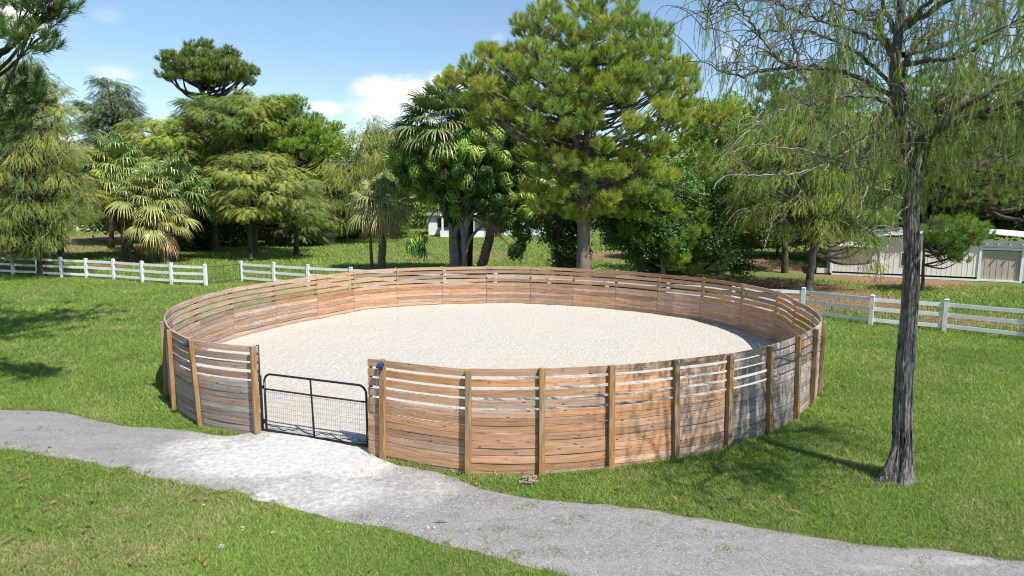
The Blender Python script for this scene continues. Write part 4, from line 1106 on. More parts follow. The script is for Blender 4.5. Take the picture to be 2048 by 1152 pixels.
# ------------------------------------------------------------------ palms
def palm(label, base, top, r=.2, nf=34, L=1.0, cols=((.06, .10, .025), (.10, .13, .03)), dead=10, boots=True, group=None, up=1.0, lean=None, bark='bark_palm', droop=1.0):
    root = thing('fan_palm', label, 'palm', (base[0], base[1], 0), group)
    base = np.array([base[0], base[1], -.05]); top = np.array(top)
    P = smoothpath([base, base * .5 + top * .5 + (0 if lean is None else np.array(lean)), top], 10)
    m = MB(); m.tube(P, np.linspace(r * 1.15, r * .85, len(P)), 14, flute=lambda z, th: 1 + .05 * np.sin(z * 22 + th)); m.build('trunk', M[bark], root, True)
    if boots:
        m = MB(); H = top[2] - base[2]; nb_ = int(H * 26)
        for k in range(nb_):
            t = (k + .5) / nb_ ; i = min(int(t * (len(P) - 1)), len(P) - 2); f = t * (len(P) - 1) - i; c = P[i] * (1 - f) + P[i + 1] * f
            th = k * 2.39996; d = np.array([math.cos(th), math.sin(th), 0]); s = np.array([-d[1], d[0], 0]); l = rng.uniform(.14, .26); w = .055
            a = c + d * r * .8; e = c + d * (r + l * .6) + np.array([0, 0, l])
            m.add([a - s * w, a + s * w, a + [0, 0, .08], e + s * w * .35, e - s * w * .35, e + d * .02 + [0, 0, .01]], [[0, 1, 3, 4], [1, 2, 5, 3], [2, 0, 4, 5]])
        m.build('leaf_boots', M[bark], root)
    def frond(mb, az, el, L, col, hang=0.):
        e = np.array([math.cos(az), math.sin(az), 0]); pl = L * rng.uniform(.75, 1.05)
        d = e * math.cos(el) + np.array([0, 0, math.sin(el)]); s = np.array([-e[1], e[0], 0]); s = s + rng.normal(0, .15, 3); s = unit(s - d * np.dot(s, d)); nrm = np.cross(d, s)
        if nrm[2] < 0: nrm = -nrm
        q = [top + d * pl * t - np.array([0, 0, .22 * pl * t * t]) for t in (0, .5, 1.)]
        w = .014
        for a, b in zip(q[:-1], q[1:]): mb.add([a - s * w, a + s * w, b + s * w, b - s * w], [[0, 1, 2, 3]], hsv_jit(col, 1, .1, .1))
        hub = q[-1]; d2 = unit(q[-1] - q[-2]); ns = 26
        R_ = L * rng.uniform(.8, 1.05); V = []; F = []
        for k in range(ns):
            a = np.linspace(-2.1, 2.1, ns)[k] + rng.normal(0, .03); dd = d2 * math.cos(a) + s * math.sin(a); dd = dd + nrm * (.18 - .12 * abs(a))
            dd = unit(dd); sw = np.cross(dd, nrm); sw = unit(sw); ll = R_ * (1 - .16 * abs(a)) * rng.uniform(.9, 1.05)
            g = np.array([0, 0, -1.]) * droop
            p0 = hub; p1 = hub + dd * ll * .45 + g * ll * .04; p2 = hub + dd * ll * .75 + g * ll * (.16 + .1 * rng.random()); p3 = hub + dd * ll * .92 + g * ll * (.42 + .2 * rng.random())
            w1 = ll * .040; w2 = ll * .022; b = len(V)
            V += [p0, p1 - sw * w1, p1 + nrm * w1 * .6, p1 + sw * w1, p2 - sw * w2, p2 + sw * w2, p3]
            F += [[b, b + 1, b + 2], [b, b + 2, b + 3], [b + 1, b + 4, b + 2], [b + 2, b + 4, b + 5], [b + 2, b + 5, b + 3], [b + 4, b + 6, b + 5]]
        V = np.array(V); F = np.array(F); T = np.repeat(hsv_jit(col, ns, .22, .12), 6, 0)
        tipc = np.array([.26, .20, .09]); tk = np.tile([0, 0, 0, .15, .2, .5], ns)[:, None] * rng.uniform(0, 1.2)
        T = T * (1 - np.clip(tk, 0, 1)) + tipc * np.clip(tk, 0, 1)
        mb.add(V, F, T)
    m = MB()
    for k in range(nf):
        t = (k + .5) / nf; el = math.radians(88 - 118 * t ** .85 * 1.0 / up); az = k * 2.39996 + rng.uniform(-.2, .2)
        c = np.array(cols[0]) * (1 - t) + np.array(cols[1]) * t
        frond(m, az, el, L * rng.uniform(.9, 1.1), c)
    m.build('crown', M['palm_leaf'], root)
    if dead:
        m = MB()
        for k in range(dead): frond(m, rng.uniform(0, 6.28), math.radians(rng.uniform(-80, -52)), L * rng.uniform(.75, 1.), (.24, .16, .09) if rng.random() < .6 else (.16, .12, .07))
        m.build('dead_fronds', M['dry'], root)
    return root
PG = ((.06, .11, .03), (.13, .17, .04)); PY = ((.07, .115, .028), (.14, .155, .045)); PD = ((.05, .10, .03), (.08, .125, .03))
def pp(label, bx, d, tx, ty, **k):
    b = at(bx, 500, d); return palm(label, (b[0], b[1]), at(tx, ty, d - k.pop('fwd', 0)), **k)
pp('tall fan palm with the highest crown in the left clump', 250, 54, 237, 330, r=.22, nf=40, L=2.0, cols=PG, dead=14, boots=False)
pp('fan palm with shaggy trunk and yellowing fronds in middle of left clump', 306, 51, 298, 392, r=.30, nf=40, L=1.8, cols=PY, dead=16)
pp('dark green fan palm at the right of the left clump', 345, 53, 348, 375, r=.26, nf=38, L=1.95, cols=PD, dead=12)
pp('fan palm with browning fronds at the left edge of the clump', 272, 56, 208, 372, r=.2, nf=30, L=1.6, cols=PY, dead=14, boots=False, lean=(-.3, 0, .2))
pp('short fan palm low in the left clump against shaded trunks', 330, 50.5, 318, 435, r=.3, nf=26, L=1.6, cols=PY, dead=14)
pp('small centre fan palm with rough trunk beyond the white fence', 762, 45, 768, 402, r=.24, nf=40, L=1.5, cols=((.085, .12, .04), (.17, .17, .06)), dead=14, droop=1.25)
pp('thin-trunked fan palm close beside the small centre palm', 743, 46.5, 738, 415, r=.11, nf=26, L=1.1, cols=((.085, .12, .035), (.17, .16, .06)), dead=8, boots=False, droop=1.25)
pp('highest fan palm rising out of the glossy umbrella tree', 916, 44.3, 882, 244, fwd=2.2, r=.26, nf=46, L=2.0, cols=((.04, .085, .035), (.06, .10, .035)), dead=14, up=1.05, lean=(.35, 0, -.2), droop=.7)
pp('fan palm with purplish tips beside the highest palm', 938, 45.3, 948, 240, fwd=2.2, r=.2, nf=34, L=1.6, cols=((.045, .09, .04), (.07, .11, .035)), dead=8, up=1.3, boots=False, bark='bark_dark', droop=.7)
pp('leaning fan palm with spiky leaf-base trunk behind the pen', 958, 43.2, 990, 415, r=.30, nf=22, L=1.1, cols=PD, dead=10, lean=(.1, 0, 0))

# ------------------------------------------------------------------ umbrella tree
def umbrella_tree():
    D0 = 43.0; b = at(915, 540, D0); S = D0 / FPX
    root = thing('umbrella_tree', 'glossy umbrella tree with twisting pale stems wrapped round the palm behind the pen', 'tree', (b[0], b[1], 0))
    stems = [[(918, 575), (912, 520), (908, 470), (925, 440), (945, 400), (975, 360), (990, 310), (1005, 275)],
             [(908, 575), (905, 500), (900, 440), (880, 400), (850, 350), (835, 300)],
             [(925, 575), (930, 500), (935, 450), (955, 410), (990, 370), (1030, 330), (1040, 280)],
             [(930, 570), (928, 480), (915, 420), (905, 370), (930, 310), (935, 270)],
             [(920, 560), (940, 480), (975, 445), (1000, 442), (1035, 450)], [(905, 440), (880, 420), (862, 432), (852, 462), (840, 478)]]
    m = MB()
    for k, s in enumerate(stems):
        P = smoothpath([at(px, py, D0 + (k - 2.5) * .25 * (i / len(s)) + .3 * math.sin(i + k)) for i, (px, py) in enumerate(s)], 6); P[0, 2] = -.05
        m.tube(P, np.linspace([.30, .26, .2, .2, .12, .06][k], .05 if k < 5 else .02, len(P)), 10)
    m.build('trunk', M['bark_pale'], root, True)
    poly = [(780, 300), (800, 262), (860, 255), (930, 250), (960, 225), (1010, 220), (1050, 240), (1070, 290), (1068, 340), (1050, 380), (1085, 400), (1080, 450), (1055, 480), (1020, 470), (985, 420), (930, 400), (900, 435), (880, 420), (862, 385), (810, 370), (785, 335)]
    C = list(fill_clusters(poly, D0, 15, 5000, .75, gap=1.65))
    C += [at(1030, 500, D0 - 1), at(1040, 490, D0 - .6), at(1050, 460, D0 - 1)]
    C = np.array(C); lm = MB(); cr = MB()
    for c in C:
        pt_ = at(930, 430, D0); k = rng.random(); p = pt_ * (1 - .55 * k) + c * .55 * k + [0, 0, .5 * k]
        lm.tube(smoothpath([p, (p + c) / 2 + rng.normal(0, .25, 3), c], 4), np.linspace(.05, .02, 9), 5, cap=False)
        nt = 17; v = unit(rng.normal(size=(nt, 3)) + [0, 0, .1]) * rng.uniform(.6, 1.1, (nt, 1)); pos = c + v * 15 * S
        for q in pos[::3]: lm.tube([c, q], [.012, .006], 3, cap=False)
        young = rng.random() < (.45 if c[2] > 6.6 else .12); col = (.13, .19, .03) if young else [(.030, .062, .012), (.045, .090, .016), (.04, .075, .013), (.09, .14, .022)][rng.integers(4)]  # young tone used more up top: sunlight put into the leaf colour
        scatter(cr, U_UMB, pos, v + np.array([0, 0, .45]) + rng.normal(0, .3, (nt, 3)), rng.uniform(.44, .64, nt), hsv_jit(col, nt, .35, .15))
    # bright young sprig hanging on its pale stem
    for px, py, col, r_ in [(835, 468, (.22, .28, .02), .22), (828, 478, (.16, .22, .02), .25), (845, 480, (.10, .17, .02), .28), (832, 494, (.04, .09, .02), .3), (846, 496, (.03, .07, .02), .25), (822, 490, (.05, .1, .02), .2)]:
        c = at(px, py, D0 - .8); nt = 7; v = unit(rng.normal(size=(nt, 3)) + [0, 0, .4]) * r_ * 1.3
        scatter(cr, U_UMB, c + v, v + np.array([0, 0, .6]), rng.uniform(.40, .5, nt), hsv_jit(col, nt, .2, .1))
    for px, py in [(800, 285), (812, 278), (1070, 395), (1062, 405), (1050, 395), (862, 425), (990, 262), (940, 262)]:
        c = at(px, py, D0 - 1.3); nt = 7; v = unit(rng.normal(size=(nt, 3)) + [0, 0, .6]) * .45
        scatter(cr, U_UMB, c + v, v + np.array([0, 0, .6]), rng.uniform(.36, .48, nt), hsv_jit((.19, .25, .03), nt, .2, .15))
    lm.build('limbs', M['bark_pale'], root, True)
    cr.build('crown', M['glossy_leaf'], root)
umbrella_tree()

# ------------------------------------------------------------------ house and shed
def house():
    o = gr(880, 466); root = thing('house', 'white house with grey roof glimpsed behind the umbrella tree', 'house', (o[0] - 4, 96, 0))
    x0, x1, y0, y1, h = -12.4, 9.5, 96., 105., 3.1
    m = MB()
    for a, b in ((x0, -11.2), (-9.4, -4.5), (-2.5, 1.8), (4.2, x1)): m.box(((a + b) / 2, y0, h / 2), (b - a, .3, h))
    for a, b in ((-11.2, -9.4), (-4.5, -2.5), (1.8, 4.2)):
        m.box(((a + b) / 2, y0, .5), (b - a, .296, 1.0)); m.box(((a + b) / 2, y0, 2.85), (b - a, .296, .5))
    m.box((x0 + .15, (y0 + y1) / 2, h / 2), (.29, y1 - y0, h - .01)); m.box((x1 - .15, (y0 + y1) / 2, h / 2), (.29, y1 - y0, h - .01)); m.box(((x0 + x1) / 2, y1, h / 2), (x1 - x0, .28, h - .02))
    m.build('wall', M['white'], root)
    for a, b in ((-11.2, -9.4), (-4.5, -2.5), (1.8, 4.2)):
        m = MB(); c = (a + b) / 2; w = b - a
        for dx in (-w / 2 + .05, 0, w / 2 - .05): m.box((c + dx, y0 - .08, 1.8), (.09, .12, 1.6))
        for z in (1.04, 2.56): m.box((c, y0 - .085, z), (w, .13, .09))
        f = m.build('window', M['white'], root)
        m = MB(); m.box((c, y0 + .02, 1.8), (w - .1, .03, 1.5)); m.build('pane', M['glass'], f)
    m = MB(); e = .7; ym = (y0 + y1) / 2; zt = h + 2.5
    V = [(x0 - e, y0 - e, h - .1), (x1 + e, y0 - e, h - .1), (x1 + e, y1 + e, h - .1), (x0 - e, y1 + e, h - .1), (x0 + 4, ym, zt), (x1 - 4, ym, zt)]
    V += [(x, y, z - .18) for x, y, z in V[:4]]
    m.add(V, [[0, 1, 5, 4], [2, 3, 4, 5], [6, 7, 1, 0], [7, 8, 2, 1], [8, 9, 3, 2], [9, 6, 0, 3], [9, 8, 7, 6]]); m.add(V, [[1, 2, 5], [3, 0, 4]])
    m.build('roof', M['roofgrey'], root)
    # bright porch wing seen through the leaves
    m = MB(); m.box((-6.5, y0 - 3.2, 3.05), (7, 6, .25)); 
    m.build('porch_roof', M['roofwhite'], root)
    for x in (-9.7, -7.5, -5.4, -3.3):
        m = MB(); m.box((x, y0 - 5.9, 1.46), (.25, .25, 2.92)); m.build('column', M['white'], root)
    m = MB(); m.box((-6.5, y0 - 6.1, .45), (7, .12, .9)); m.build('railing', M['white'], root)
house()

def shed():
    A = gr(1660, 549)[:2]; B = gr(2046, 566)[:2]; d = B - A; L = np.linalg.norm(d); d /= L; n = np.array([-d[1], d[0]])
    root = thing('shed', 'long cream panelled shed with white trim and low metal roof behind right fence', 'shed', (*A, 0))
    P = lambda u, v, z: np.array([A[0] + d[0] * u + n[0] * v, A[1] + d[1] * u + n[1] * v, z])
    Rm = np.array([[d[0], n[0], 0], [d[1], n[1], 0], [0, 0, 1.]])
    Lx = L + 2.0; D = 5.0; uL = 3.0
    def hgt(u):     # height of the front wall under the roof edge
        if u < uL: return 1.98
        return float(np.interp(u, [uL, uL + 4.5, Lx], [2.75, 3.15, 2.65]))
    # front wall: vertical panels, each a little different
    us = [0, 1.0, 2.0, uL, 4.1, 5.2, 6.3, 7.4, 8.6]
    for a, b in zip(us[:-1], us[1:]):
        m = MB(); h = min(hgt(a + .01), hgt(b - .01)) - .05
        m.box(P((a + b) / 2, .05, .12 + h / 2), (b - a - .012, .06, h - .24), Rm)
        for k in range(1, 4): m.box(P(a + (b - a) * k / 4, .015, .12 + h / 2), (.03, .02, h - .26), Rm)
        m.build('wall_panel', M['cream'], root)
    # dark windows of the left half
    for a, w in ((4.25, .8),):
        m = MB(); m.box(P(a + .4, .005, 1.25), (w + .12, .03, .95), Rm); f = m.build('window', M['white'], root)
        m = MB(); m.box(P(a + .4, -.014, 1.25), (w, .012, .82), Rm); m.build('pane', M['glass'], f)
    dr0 = 8.6; dr1 = L - .15
    m = MB(); m.box(P((dr0 + dr1) / 2, .12, 1.05), (dr1 - dr0 - .14, .06, 1.86), Rm)
    for k in range(1, 7): m.box(P(dr0 + (dr1 - dr0) * k / 7, .085, 1.05), (.035, .02, 1.86), Rm)
    m.build('door', M['tan'], root)
    m = MB(); m.box(P((dr1 + Lx) / 2, .1, 1.1), (Lx - dr1 - .14, .06, 2.0), Rm); m.build('wall_panel', M['tan'], root)
    m = MB()
    for u in (dr0, dr1): m.box(P(u, .03, 1.15), (.14, .14, 2.30), Rm)
    m.box(P((dr0 + dr1) / 2, .03, 2.10), (dr1 - dr0 - .14, .12, .14), Rm)
    m.box(P((dr0 + dr1) / 2, .03, .06), (dr1 - dr0 - .14, .13, .11), Rm)
    m.box(P(dr0 / 2, .0, .055), (dr0 - .15, .13, .12), Rm); m.box(P(.03, .02, 1.0), (.13, .15, 1.75), Rm); m.box(P(uL, .02, 1.45), (.12, .15, 2.55), Rm)
    m.build('trim', M['white'], root)
    m = MB(); m.box(P((dr0 + Lx) / 2, .07, 2.42), (Lx - dr0, .06, .46), Rm); m.build('gable_board', M['cream'], root)
    m = MB()
    for u in np.arange(dr0 + .2, Lx, .62): m.box(P(u, -.15, 2.40), (.05, .42, .09), Rm)
    m.build('rafter_ends', M['white'], root)
    m = MB(); m.box(P(.03, D / 2, 1.0), (.06, D - .3, 1.9), Rm); m.box(P(Lx - .03, D / 2, 1.3), (.06, D - .2, 2.5), Rm); m.box(P(Lx / 2, D, 1.0), (Lx - .1, .06, 1.9), Rm); m.box(P(uL + .0, D / 2 + .2, 1.4), (.05, D - .6, 2.6), Rm)
    m.build('wall', M['cream'], root)
    m = MB(); t = .05; e = .38
    def sheet(u0, u1, z0, z1, back):
        V = [P(u0, -e, z0), P(u1, -e, z1), P(u1, D + .2, z1 + back), P(u0, D + .2, z0 + back)]; V += [v + [0, 0, -t] for v in V]
        m.add(V, [[0, 1, 2, 3], [7, 6, 5, 4], [0, 4, 5, 1], [1, 5, 6, 2], [2, 6, 7, 3], [3, 7, 4, 0]])
    sheet(-.3, uL - .05, 2.05, 2.05, .3); sheet(uL - .25, uL + 4.5, 2.80, 3.22, .25); sheet(uL + 4.504, Lx + .4, 3.215, 2.72, .25)
    m.build('roof', M['roofwhite'], root)
    # low trough and ramp at the left end
    b = P(-.5, .3, 0); t2 = thing('trough', 'small white trough on the ground at the left end of the shed', 'trough', b)
    m = MB(); 
    for q in (-1, 1): m.box(b + Rm @ np.array([0, q * .18, .25]), (.7, .03, .36), Rm); m.box(b + Rm @ np.array([q * .35, 0, .25]), (.03, .36, .36), Rm)
    m.box(b + np.array([0, 0, .08]), (.66, .33, .03), Rm)
    m.build('basin', M['white'], t2)
    m = MB(); 
    for q in (-1, 1): m.box(b + Rm @ np.array([q * .25, 0, .03]), (.05, .3, .06), Rm); 
    m.build('feet', M['black_metal'], t2)
shed()

# ------------------------------------------------------------------ more trees and bushes filling the edge of the paddock
def bush(label, px, d, w_px, top_y, cols, dens=1.2, size=1.3, cat='bush', kind='broad', name='bush', bot=None, rcl=16, bark='bark_dark'):
    by = base_y(d); h = w_px / 2; bot = bot or by - 3; m_ = (top_y + bot) / 2
    poly = [(px - h * .9, bot), (px - h, m_), (px - h * .7, top_y + (m_ - top_y) * .35), (px - h * .2, top_y), (px + h * .3, top_y + 3), (px + h * .8, top_y + (m_ - top_y) * .4), (px + h, m_ + 5), (px + h * .85, bot)]
    return tree(name, label, cat, kind, trunk_px([(px, by), (px, (by + m_) / 2), (px + 3, m_ * .6 + top_y * .4)], d), .14, poly, rcl, d, cols, bark, dens=dens, size=size, low=.1, tries=1600)
GB = [(.07, .11, .02), (.09, .14, .024), (.055, .095, .02)]; LB = [(.09, .14, .025), (.12, .17, .03)]
bush('dark bush behind the layered olive tree trunk', 462, 72, 110, 415, DK + GB, name='bush')
bush('dull weeping bush on grass edge right of the layered olive tree', 590, 74, 120, 400, OLD, kind='feather', size=1.4)
bush('light green bush under the trees at far left', 165, 118, 130, 395, LB + GB, size=1.8)
bush('dark leafy bush behind the palm clump trunks', 372, 64, 110, 400, DK, size=1.3)
bush('dark undergrowth bush beneath small centre palm crown', 752, 88, 120, 405, DK + GB, size=1.8)
bush('green leafy bush behind the right of the tallest pine', 1380, 56, 170, 330, GB + LB, name='broadleaf_tree', cat='tree', size=1.3)
bush('yellow-green leafy tree behind the leaning weeping tree trunk', 1555, 60, 190, 330, LB + GB, name='broadleaf_tree', cat='tree', size=1.4, bot=480)
bush('dense green tree over the left end of the shed', 1720, 58, 220, 300, GB, name='broadleaf_tree', cat='tree', size=1.4, bot=470, rcl=22)
bush('dark tree behind the white shed roof', 1900, 60, 260, 250, DK + GB, name='broadleaf_tree', cat='tree', size=1.5, bot=455, rcl=24)
bush('dark tree at the right edge beyond the shed', 2080, 56, 240, 220, DK + GB, name='broadleaf_tree', cat='tree', size=1.5, bot=455, rcl=24)
bush('dense dark tree at left edge behind the feathery tree', -10, 50, 240, 240, DK + GB, name='broadleaf_tree', cat='tree', size=1.4, bot=480, rcl=24)
bush('olive broad tree behind the yellow-green tree and palms', 260, 76, 200, 290, OL + GB, name='broadleaf_tree', cat='tree', size=1.7, bot=450, rcl=20)
bush('pale green tree on skyline left of the umbrella tree', 760, 100, 110, 270, LB + OL, name='broadleaf_tree', cat='tree', size=2.0, bot=445, rcl=14)
bush('mid green tree behind rounded bright pine', 640, 80, 150, 260, GB + LB, name='broadleaf_tree', cat='tree', size=1.8, bot=450, rcl=18)
bush('mid green tree behind the layered olive tree crown', 510, 84, 190, 270, GB, name='broadleaf_tree', cat='tree', size=1.8, bot=450, rcl=20)

def woods():
    m = MB(); N = 2600
    d = rng.uniform(112, 150, N); px = rng.uniform(-700, 2750, N)
    sky = np.interp(px, [-700, 0, 150, 300, 450, 620, 760, 900, 1100, 1300, 1400, 1500, 1700, 2048, 2750], [200, 240, 290, 300, 300, 300, 345, 350, 310, 290, 250, 270, 230, 210, 200])
    sky = sky + (fbm(px, px * 0, 77, .012) - .5) * 60
    lo = 446.; u = rng.random(N) ** .8; py = lo + (sky - lo) * u
    P = np.stack([at(a, b, 120) for a, b in zip(px, py)]); P[:, 1] = d; P[:, 0] *= d / 120; P[:, 2] = (P[:, 2] - 0) 
    cols = np.array(GB + OLD + OL + LB)[rng.integers(0, 12, N)]
    for k in range(9):
        pos = P + unit(rng.normal(size=(N, 3))) * rng.uniform(.2, 1.7, (N, 1)); pos[:, 2] = np.maximum(pos[:, 2], .3)
        scatter(m, U_LEAVES, pos, rng.normal(size=(N, 3)) + [0, 0, .9], rng.uniform(2.2, 3.4, N), np.clip(cols * rng.uniform(.7, 1.3, (N, 1)), 0, 1))
    o = m.build('distant_woods', M['leaf']); stuff(o, 'mass of mixed green woodland closing the view behind paddock', 'woods')
woods()

# ------------------------------------------------------------------ grass blades
def pen_mask(x, y, pad=.12):
    dx, dy = x - PEN_C[0], y - PEN_C[1]; r = np.hypot(dx, dy); a = (np.arctan2(dy, dx) - A0) % (2 * np.pi)
    return r < np.interp(a, ra, rb) + pad
def grass(name, label, n, dmin, dmax, region, h, w, cols):
    # even density in the picture's reach: spacing grows with distance
    u = rng.random(n); d = dmin * (dmax / dmin) ** u
    half = .92; x = rng.uniform(-half, half, n) * d; y = d
    k = region(x, y); x, y, d = x[k], y[k], d[k]; n = len(x)
    s = (d / 9.) ** .75
    hh = h * rng.uniform(.5, 1.25, n) * (.75 + .5 * fbm(x, y, 51, .8)) * np.minimum(s, 1.9); ww = w * rng.uniform(.7, 1.3, n) * s
    edge_ = np.abs(np.hypot(x - PEN_C[0], y - PEN_C[1]) - 9.4) ; tr = np.hypot(x - 6.9, y - 11.45)
    hh = hh * (1 + 1.1 * np.exp(-(edge_ / .16) ** 2) * vnoise(x, y, 8, 2.5) * 1.4 + .9 * np.exp(-(tr / .42) ** 2))
    th = rng.uniform(0, 6.28, n); lean = rng.normal(0, .75, (n, 2)) * hh[:, None]
    z0 = (fbm(x, y, 3, .25) - .5) * .04 - .035
    B = np.stack([x, y, z0], 1); S = np.stack([np.cos(th), np.sin(th), 0 * th], 1) * ww[:, None] / 2
    Mx = B + np.stack([lean[:, 0] * .35, lean[:, 1] * .35, hh * .6], 1); T = B + np.stack([lean[:, 0], lean[:, 1], hh], 1)
    V = np.stack([B - S, B + S, Mx + S * .8, T, Mx - S * .8], 1).reshape(-1, 3)
    b = np.arange(n)[:, None] * 5
    F = np.concatenate([b + [0, 1, 2], b + [0, 2, 4], b + [4, 2, 3]], 1).reshape(-1, 3)
    cols = np.array(cols); mixn = np.clip((fbm(x, y, 61, .35) - .35) * 2.4, 0, 1)[:, None]
    c = cols[0] * (1 - mixn) + cols[1] * mixn
    dry = np.clip((fbm(x, y, 71, .9) - .5) * 1.8 + straw(x, y) * .9 + rng.normal(0, .14, n) - .08 + .45 * np.exp(-np.minimum(np.abs(y - np.interp(x, pt[:, 0], pt[:, 1])), np.abs(y - np.interp(x, pb[:, 0], pb[:, 1]))) / .22) * vnoise(x, y, 14, 1.1), 0, .85)[:, None]
    c = c * (1 - dry) + cols[2] * dry; c = c * rng.uniform(.7, 1.3, (n, 1))
    m = MB(); m.add(V, F, np.repeat(np.clip(c, 0, 1), 3, 0)); o = m.build(name, M['grass']); stuff(o, label, 'grass')
fx_ = np.array([p[0] for p in LP] + [p[0] for p in MIDP]); fy_ = np.array([p[1] for p in LP] + [p[1] for p in MIDP])
def on_lawn(x, y):
    ytop = np.interp(x, pt[:, 0], pt[:, 1]); ybot = np.interp(x, pb[:, 0], pb[:, 1])
    e = (rng.random(len(x)) - .5) * .12 + (fbm(x, y, 91, 3.) - .5) * .5
    path = (y < ytop + e) & (y > ybot - e)
    gm = np.hypot(x - GATE_MID[0], (y - GATE_MID[1]) * 1.0) < 1.35
    return ~path & ~pen_mask(x, y) & (y < np.interp(x, fx_, fy_) + .1) & ~gm
grass('lawn_grass', 'short bright green lawn grass round the pen and along the path', 1200000, 5.6, 44, on_lawn, .052, .0095, [(.080, .125, .024), (.112, .160, .034), (.18, .165, .08)])
def on_paddock(x, y):
    return (y > np.interp(x, fx_, fy_) - .1) & (rng.random(len(x)) > straw(x, y) * .95) & ~((x > 14) & (y > 38.8) & (y < 48) & (x < 40) & (y > 38.8 + (30 - x) * .3))
grass('paddock_grass', 'rougher paddock grass with bare straw patches beyond the white fences', 330000, 22, 105, on_paddock, .085, .014, [(.082, .130, .022), (.105, .155, .028), (.16, .13, .06)])

# weeds growing through the gravel
edge_px = [cam_px(*(L_[i] + rng.normal(0, .10, 2))) for L_ in (pt, pb) for i in range(0, len(L_), 2) if 0 < cam_px(*L_[i])[0] < 2048 and rng.random() < .38]
m = MB()
for px, py in [(1065, 1012), (1118, 1005), (1035, 1020), (1160, 1035), (1130, 1050), (1005, 1063), (1110, 1105), (1060, 1078), (1290, 1050), (1400, 1062), (1450, 1100), (1480, 1105), (1580, 1062), (1690, 1095), (1740, 1088), (1840, 1122), (1960, 1110), (1990, 1105), (80, 860), (30, 864), (470, 962), (990, 1085), (1840, 1140), (1900, 1145), (910, 1035), (915, 1000), (1180, 1000), (800, 940), (830, 935), (450, 868), (495, 874), (420, 862)] + edge_px:
    c = gr(px, py); nb_ = rng.integers(30, 80)
    x = c[0] + rng.normal(0, .10, nb_); y = c[1] + rng.normal(0, .07, nb_)
    for a, b in zip(x, y):
        h = rng.uniform(.02, .06); t = rng.uniform(0, 6.28); s = np.array([math.cos(t), math.sin(t), 0]) * .006; q = np.array([a, b, .015]); l = rng.normal(0, h * .8, 2)
        m.add([q - s, q + s, q + [l[0], l[1], h]], [[0, 1, 2]], hsv_jit((.085, .11, .03), 1, .4, .3))
o = m.build('path_weeds', M['grass']); stuff(o, 'sparse grass weeds growing through the grey gravel', 'weeds')

# ------------------------------------------------------------------ fallen leaves, stones, shell rubble
def u_leaf(L, W, seed):
    r = np.random.default_rng(seed); n = 7; V = []; F = []; cr_ = r.uniform(.2, .7); tw = r.uniform(-.5, .5); bend = r.uniform(-.2, .2)
    for k in range(n):
        t = k / (n - 1); w = W * math.sin(math.pi * min(max(t, .06), .96)) ** .7; a = tw * t
        c = np.array([L * (t - .5), bend * L * math.sin(t * 3), .012 + .02 * math.sin(t * 3.1) * cr_])
        for s in (-1, 0, 1):
            V.append(c + np.array([0, math.cos(a) * s * w / 2, math.sin(a) * s * w / 2 + abs(s) * cr_ * w * .6]))
    for k in range(n - 1):
        for q in (0, 1): b = k * 3 + q; F.append([b, b + 3, b + 4, b + 1])
    return np.array(V), np.array(F)
leaf_px = [(12, 668 + 222), (30, 888), (95, 905), (100, 898), (90, 868 - 60), (108, 818), (95, 820), (42, 812), (20, 808), (140, 826), (75, 800), (175, 828), (20, 921), (50, 935), (15, 946), (35, 962), (60, 970), (42, 978), (100, 932), (118, 960), (165, 962), (172, 941), (140, 950), (8, 1007), (80, 1000), (108, 1010), (125, 1018), (85, 1025), (145, 1008),
           (222, 950), (290, 952), (255, 938), (225, 926), (175, 1056), (120, 1056), (240, 1030), (325, 1032), (355, 1035), (428, 1022), (523, 1040), (530, 1018), (560, 1030), (292, 1066), (257, 1110), (262, 1130), (278, 1118), (290, 1134), (150, 1132), (410, 1134), (255, 1085), (370, 1112), (30, 1035), (200, 985),
           (1240, 979), (1272, 978), (1350, 1002), (1575, 1018), (1640, 966), (1690, 908), (1746, 1006), (1640, 992), (1600, 973), (1980, 919), (1740, 1107 - 75), (1465, 1000), (1590, 1030), (1895, 792), (1880, 870), (1920, 874), (2040, 862), (1688, 826), (1560, 1000), (1425, 1016), (1940, 745), (1850, 700), (1815, 1033),
           (300, 770), (250, 800), (240, 742), (200, 762), (185, 714), (125, 733), (5, 720), (30, 765), (55, 830), (190, 677), (300, 642), (85, 675), (120, 716), (205, 780), (150, 800), (60, 748), (280, 700), (295, 640), (310, 760), (735, 1100), (860, 1148), (918, 1150), (1040, 1146), (745, 1145), (960, 1062), (880, 1050)]
LU = [u_leaf(.16, .045, 1), u_leaf(.13, .05, 2), u_leaf(.2, .04, 3), u_leaf(.11, .035, 4), u_leaf(.27, .035, 5)]
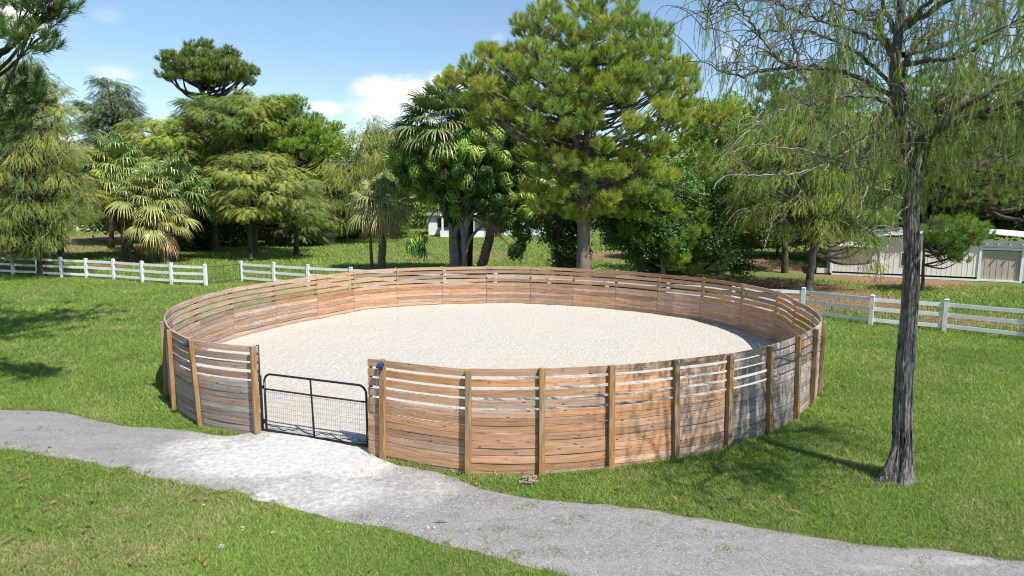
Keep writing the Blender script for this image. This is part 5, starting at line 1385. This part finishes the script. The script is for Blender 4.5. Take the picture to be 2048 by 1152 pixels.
def add_leaf(x, y, first=[None] * 5):
    k = int(rng.integers(0, 5)); z = .035
    if first[k] is None:
        m = MB(); V, F = LU[k]; m.add(V, F, hsv_jit([(.10, .055, .028), (.13, .07, .035), (.09, .048, .025), (.14, .088, .048), (.11, .06, .03)][k], 1, .1, .1)[0])
        o = m.build('dry_leaf', M['dry'], origin=np.array([0., 0, 0])); first[k] = o
    else: o = first[k].copy(); COL.objects.link(o)
    o.location = (x, y, z + float(rng.uniform(0, .012))); o.rotation_euler = (float(rng.normal(0, .15)), float(rng.normal(0, .15)), float(rng.uniform(0, 6.28)))
    s = float(rng.uniform(.5, 1.0)); o.scale = (s, s, s)
    ipx, ipy = cam_px(x, y)
    grass_ = on_lawn(np.array([x]), np.array([y]))[0]
    if not grass_: w_ = 'on the grey gravel path'
    elif ipx > 1000 and ipy < 1112 and ipx > 1080: w_ = 'on lawn under the near weeping tree' if ipy > 860 else 'on the lawn right of the pen'
    elif ipy > 880: w_ = 'on the foreground grass ' + ('near the path' if ipy < 880 + ipx * .25 + 60 else 'at the bottom edge' if ipy > 1085 else 'left of the stone chips')
    else: w_ = 'on the lawn ' + ('beside the path left of the pen' if ipy > 780 else 'in open sun left of the pen wall' if ipx > 150 else 'by the pine shadow at far left')
    nm_ = ['rusty brown curled dead leaf', 'broad reddish dead leaf', 'slim brown dead leaf', 'small dark dead leaf', 'long orange-brown dead leaf'][k]
    tag(o, nm_ + ' ' + w_, 'dead leaf', 'dry leaves fallen on the lawn and path')
for px, py in leaf_px: p = gr(px, py); add_leaf(p[0], p[1])
cnt = 0
while cnt < 55:
    zone = rng.random()
    if zone < .5: px, py = rng.uniform(0, 420), rng.uniform(900, 1140)
    elif zone < .8: px, py = rng.uniform(0, 320), rng.uniform(640, 830)
    else: px, py = rng.uniform(1100, 2040), rng.uniform(700, 1060)
    p = gr(px, py)
    if not on_lawn(np.array([p[0]]), np.array([p[1]]))[0]: continue
    add_leaf(p[0], p[1]); cnt += 1
def rock(mb, c, r, seed, flat=.6):
    rr = np.random.default_rng(seed); th = np.linspace(0, 2 * np.pi, 9, endpoint=False); V = []; F = []
    for i, ph in enumerate((-.4, .2, .8, 1.3)):
        for t in th: k = rr.uniform(.75, 1.2); V.append([math.cos(t) * math.cos(ph) * r * k, math.sin(t) * math.cos(ph) * r * k * .8, math.sin(ph) * r * flat * k])
    V.append([0, 0, r * flat])
    for i in range(3):
        for j in range(9): F.append([i * 9 + j, i * 9 + (j + 1) % 9, i * 9 + 9 + (j + 1) % 9, i * 9 + 9 + j])
    mb.add(np.array(V) + c, F); b = mb.n - 37
    mb.F.append(np.array([[b + 27 + j, b + 27 + (j + 1) % 9, b + 36] for j in range(9)])); mb.T.append(np.zeros((9, 3)))
c = gr(1058, 962); rt_ = thing('shell_rubble', 'flat heap of pinkish shell rubble on the grass below pen wall', 'rubble', (c[0], c[1], 0))
m = MB()
for k in range(60):
    rock(m, np.array([c[0] + rng.normal(0, .085), c[1] + rng.normal(0, .10), .025 + rng.uniform(0, .03)]), rng.uniform(.015, .034), k, .45)
o = m.build('rubble', M['shell'], rt_, True)
for k, (px, py, r, lb) in enumerate([(485, 1058, .045, 'white stone flake in grass nearest the path edge'), (445, 1096, .04, 'pale stone chips lying deepest in foreground grass'), (407, 1012, .035, 'small white chip on the lower path edge left'),
                                 (547, 1068, .035, 'lone whitish chip in grass right of the white flake')]):
    c = gr(px, py); r0_ = thing('stone', lb, 'stone', (c[0], c[1], 0)); m = MB()
    for q in range(4): rock(m, np.array([c[0] + rng.normal(0, r * .8), c[1] + rng.normal(0, r * .7), .02]), r * rng.uniform(.3, .6), k * 9 + q, .4)
    m.build('chips', M['stone'], r0_, True)
m = MB()
for k in range(420):
    px, py = (rng.uniform(680, 960), rng.uniform(930, 1060)) if k < 220 else (rng.uniform(300, 2040), rng.uniform(880, 1150)); c = gr(px, py)
    if on_lawn(np.array([c[0]]), np.array([c[1]]))[0] or pen_mask(c[0], c[1]): continue
    rock(m, np.array([c[0], c[1], .03]), rng.uniform(.006, .018) * (1.6 if k < 30 else 1), k, .5)
o = m.build('gravel_stones', M['stone'], None, True); stuff(o, 'loose pale stones scattered over the gravel path', 'gravel')
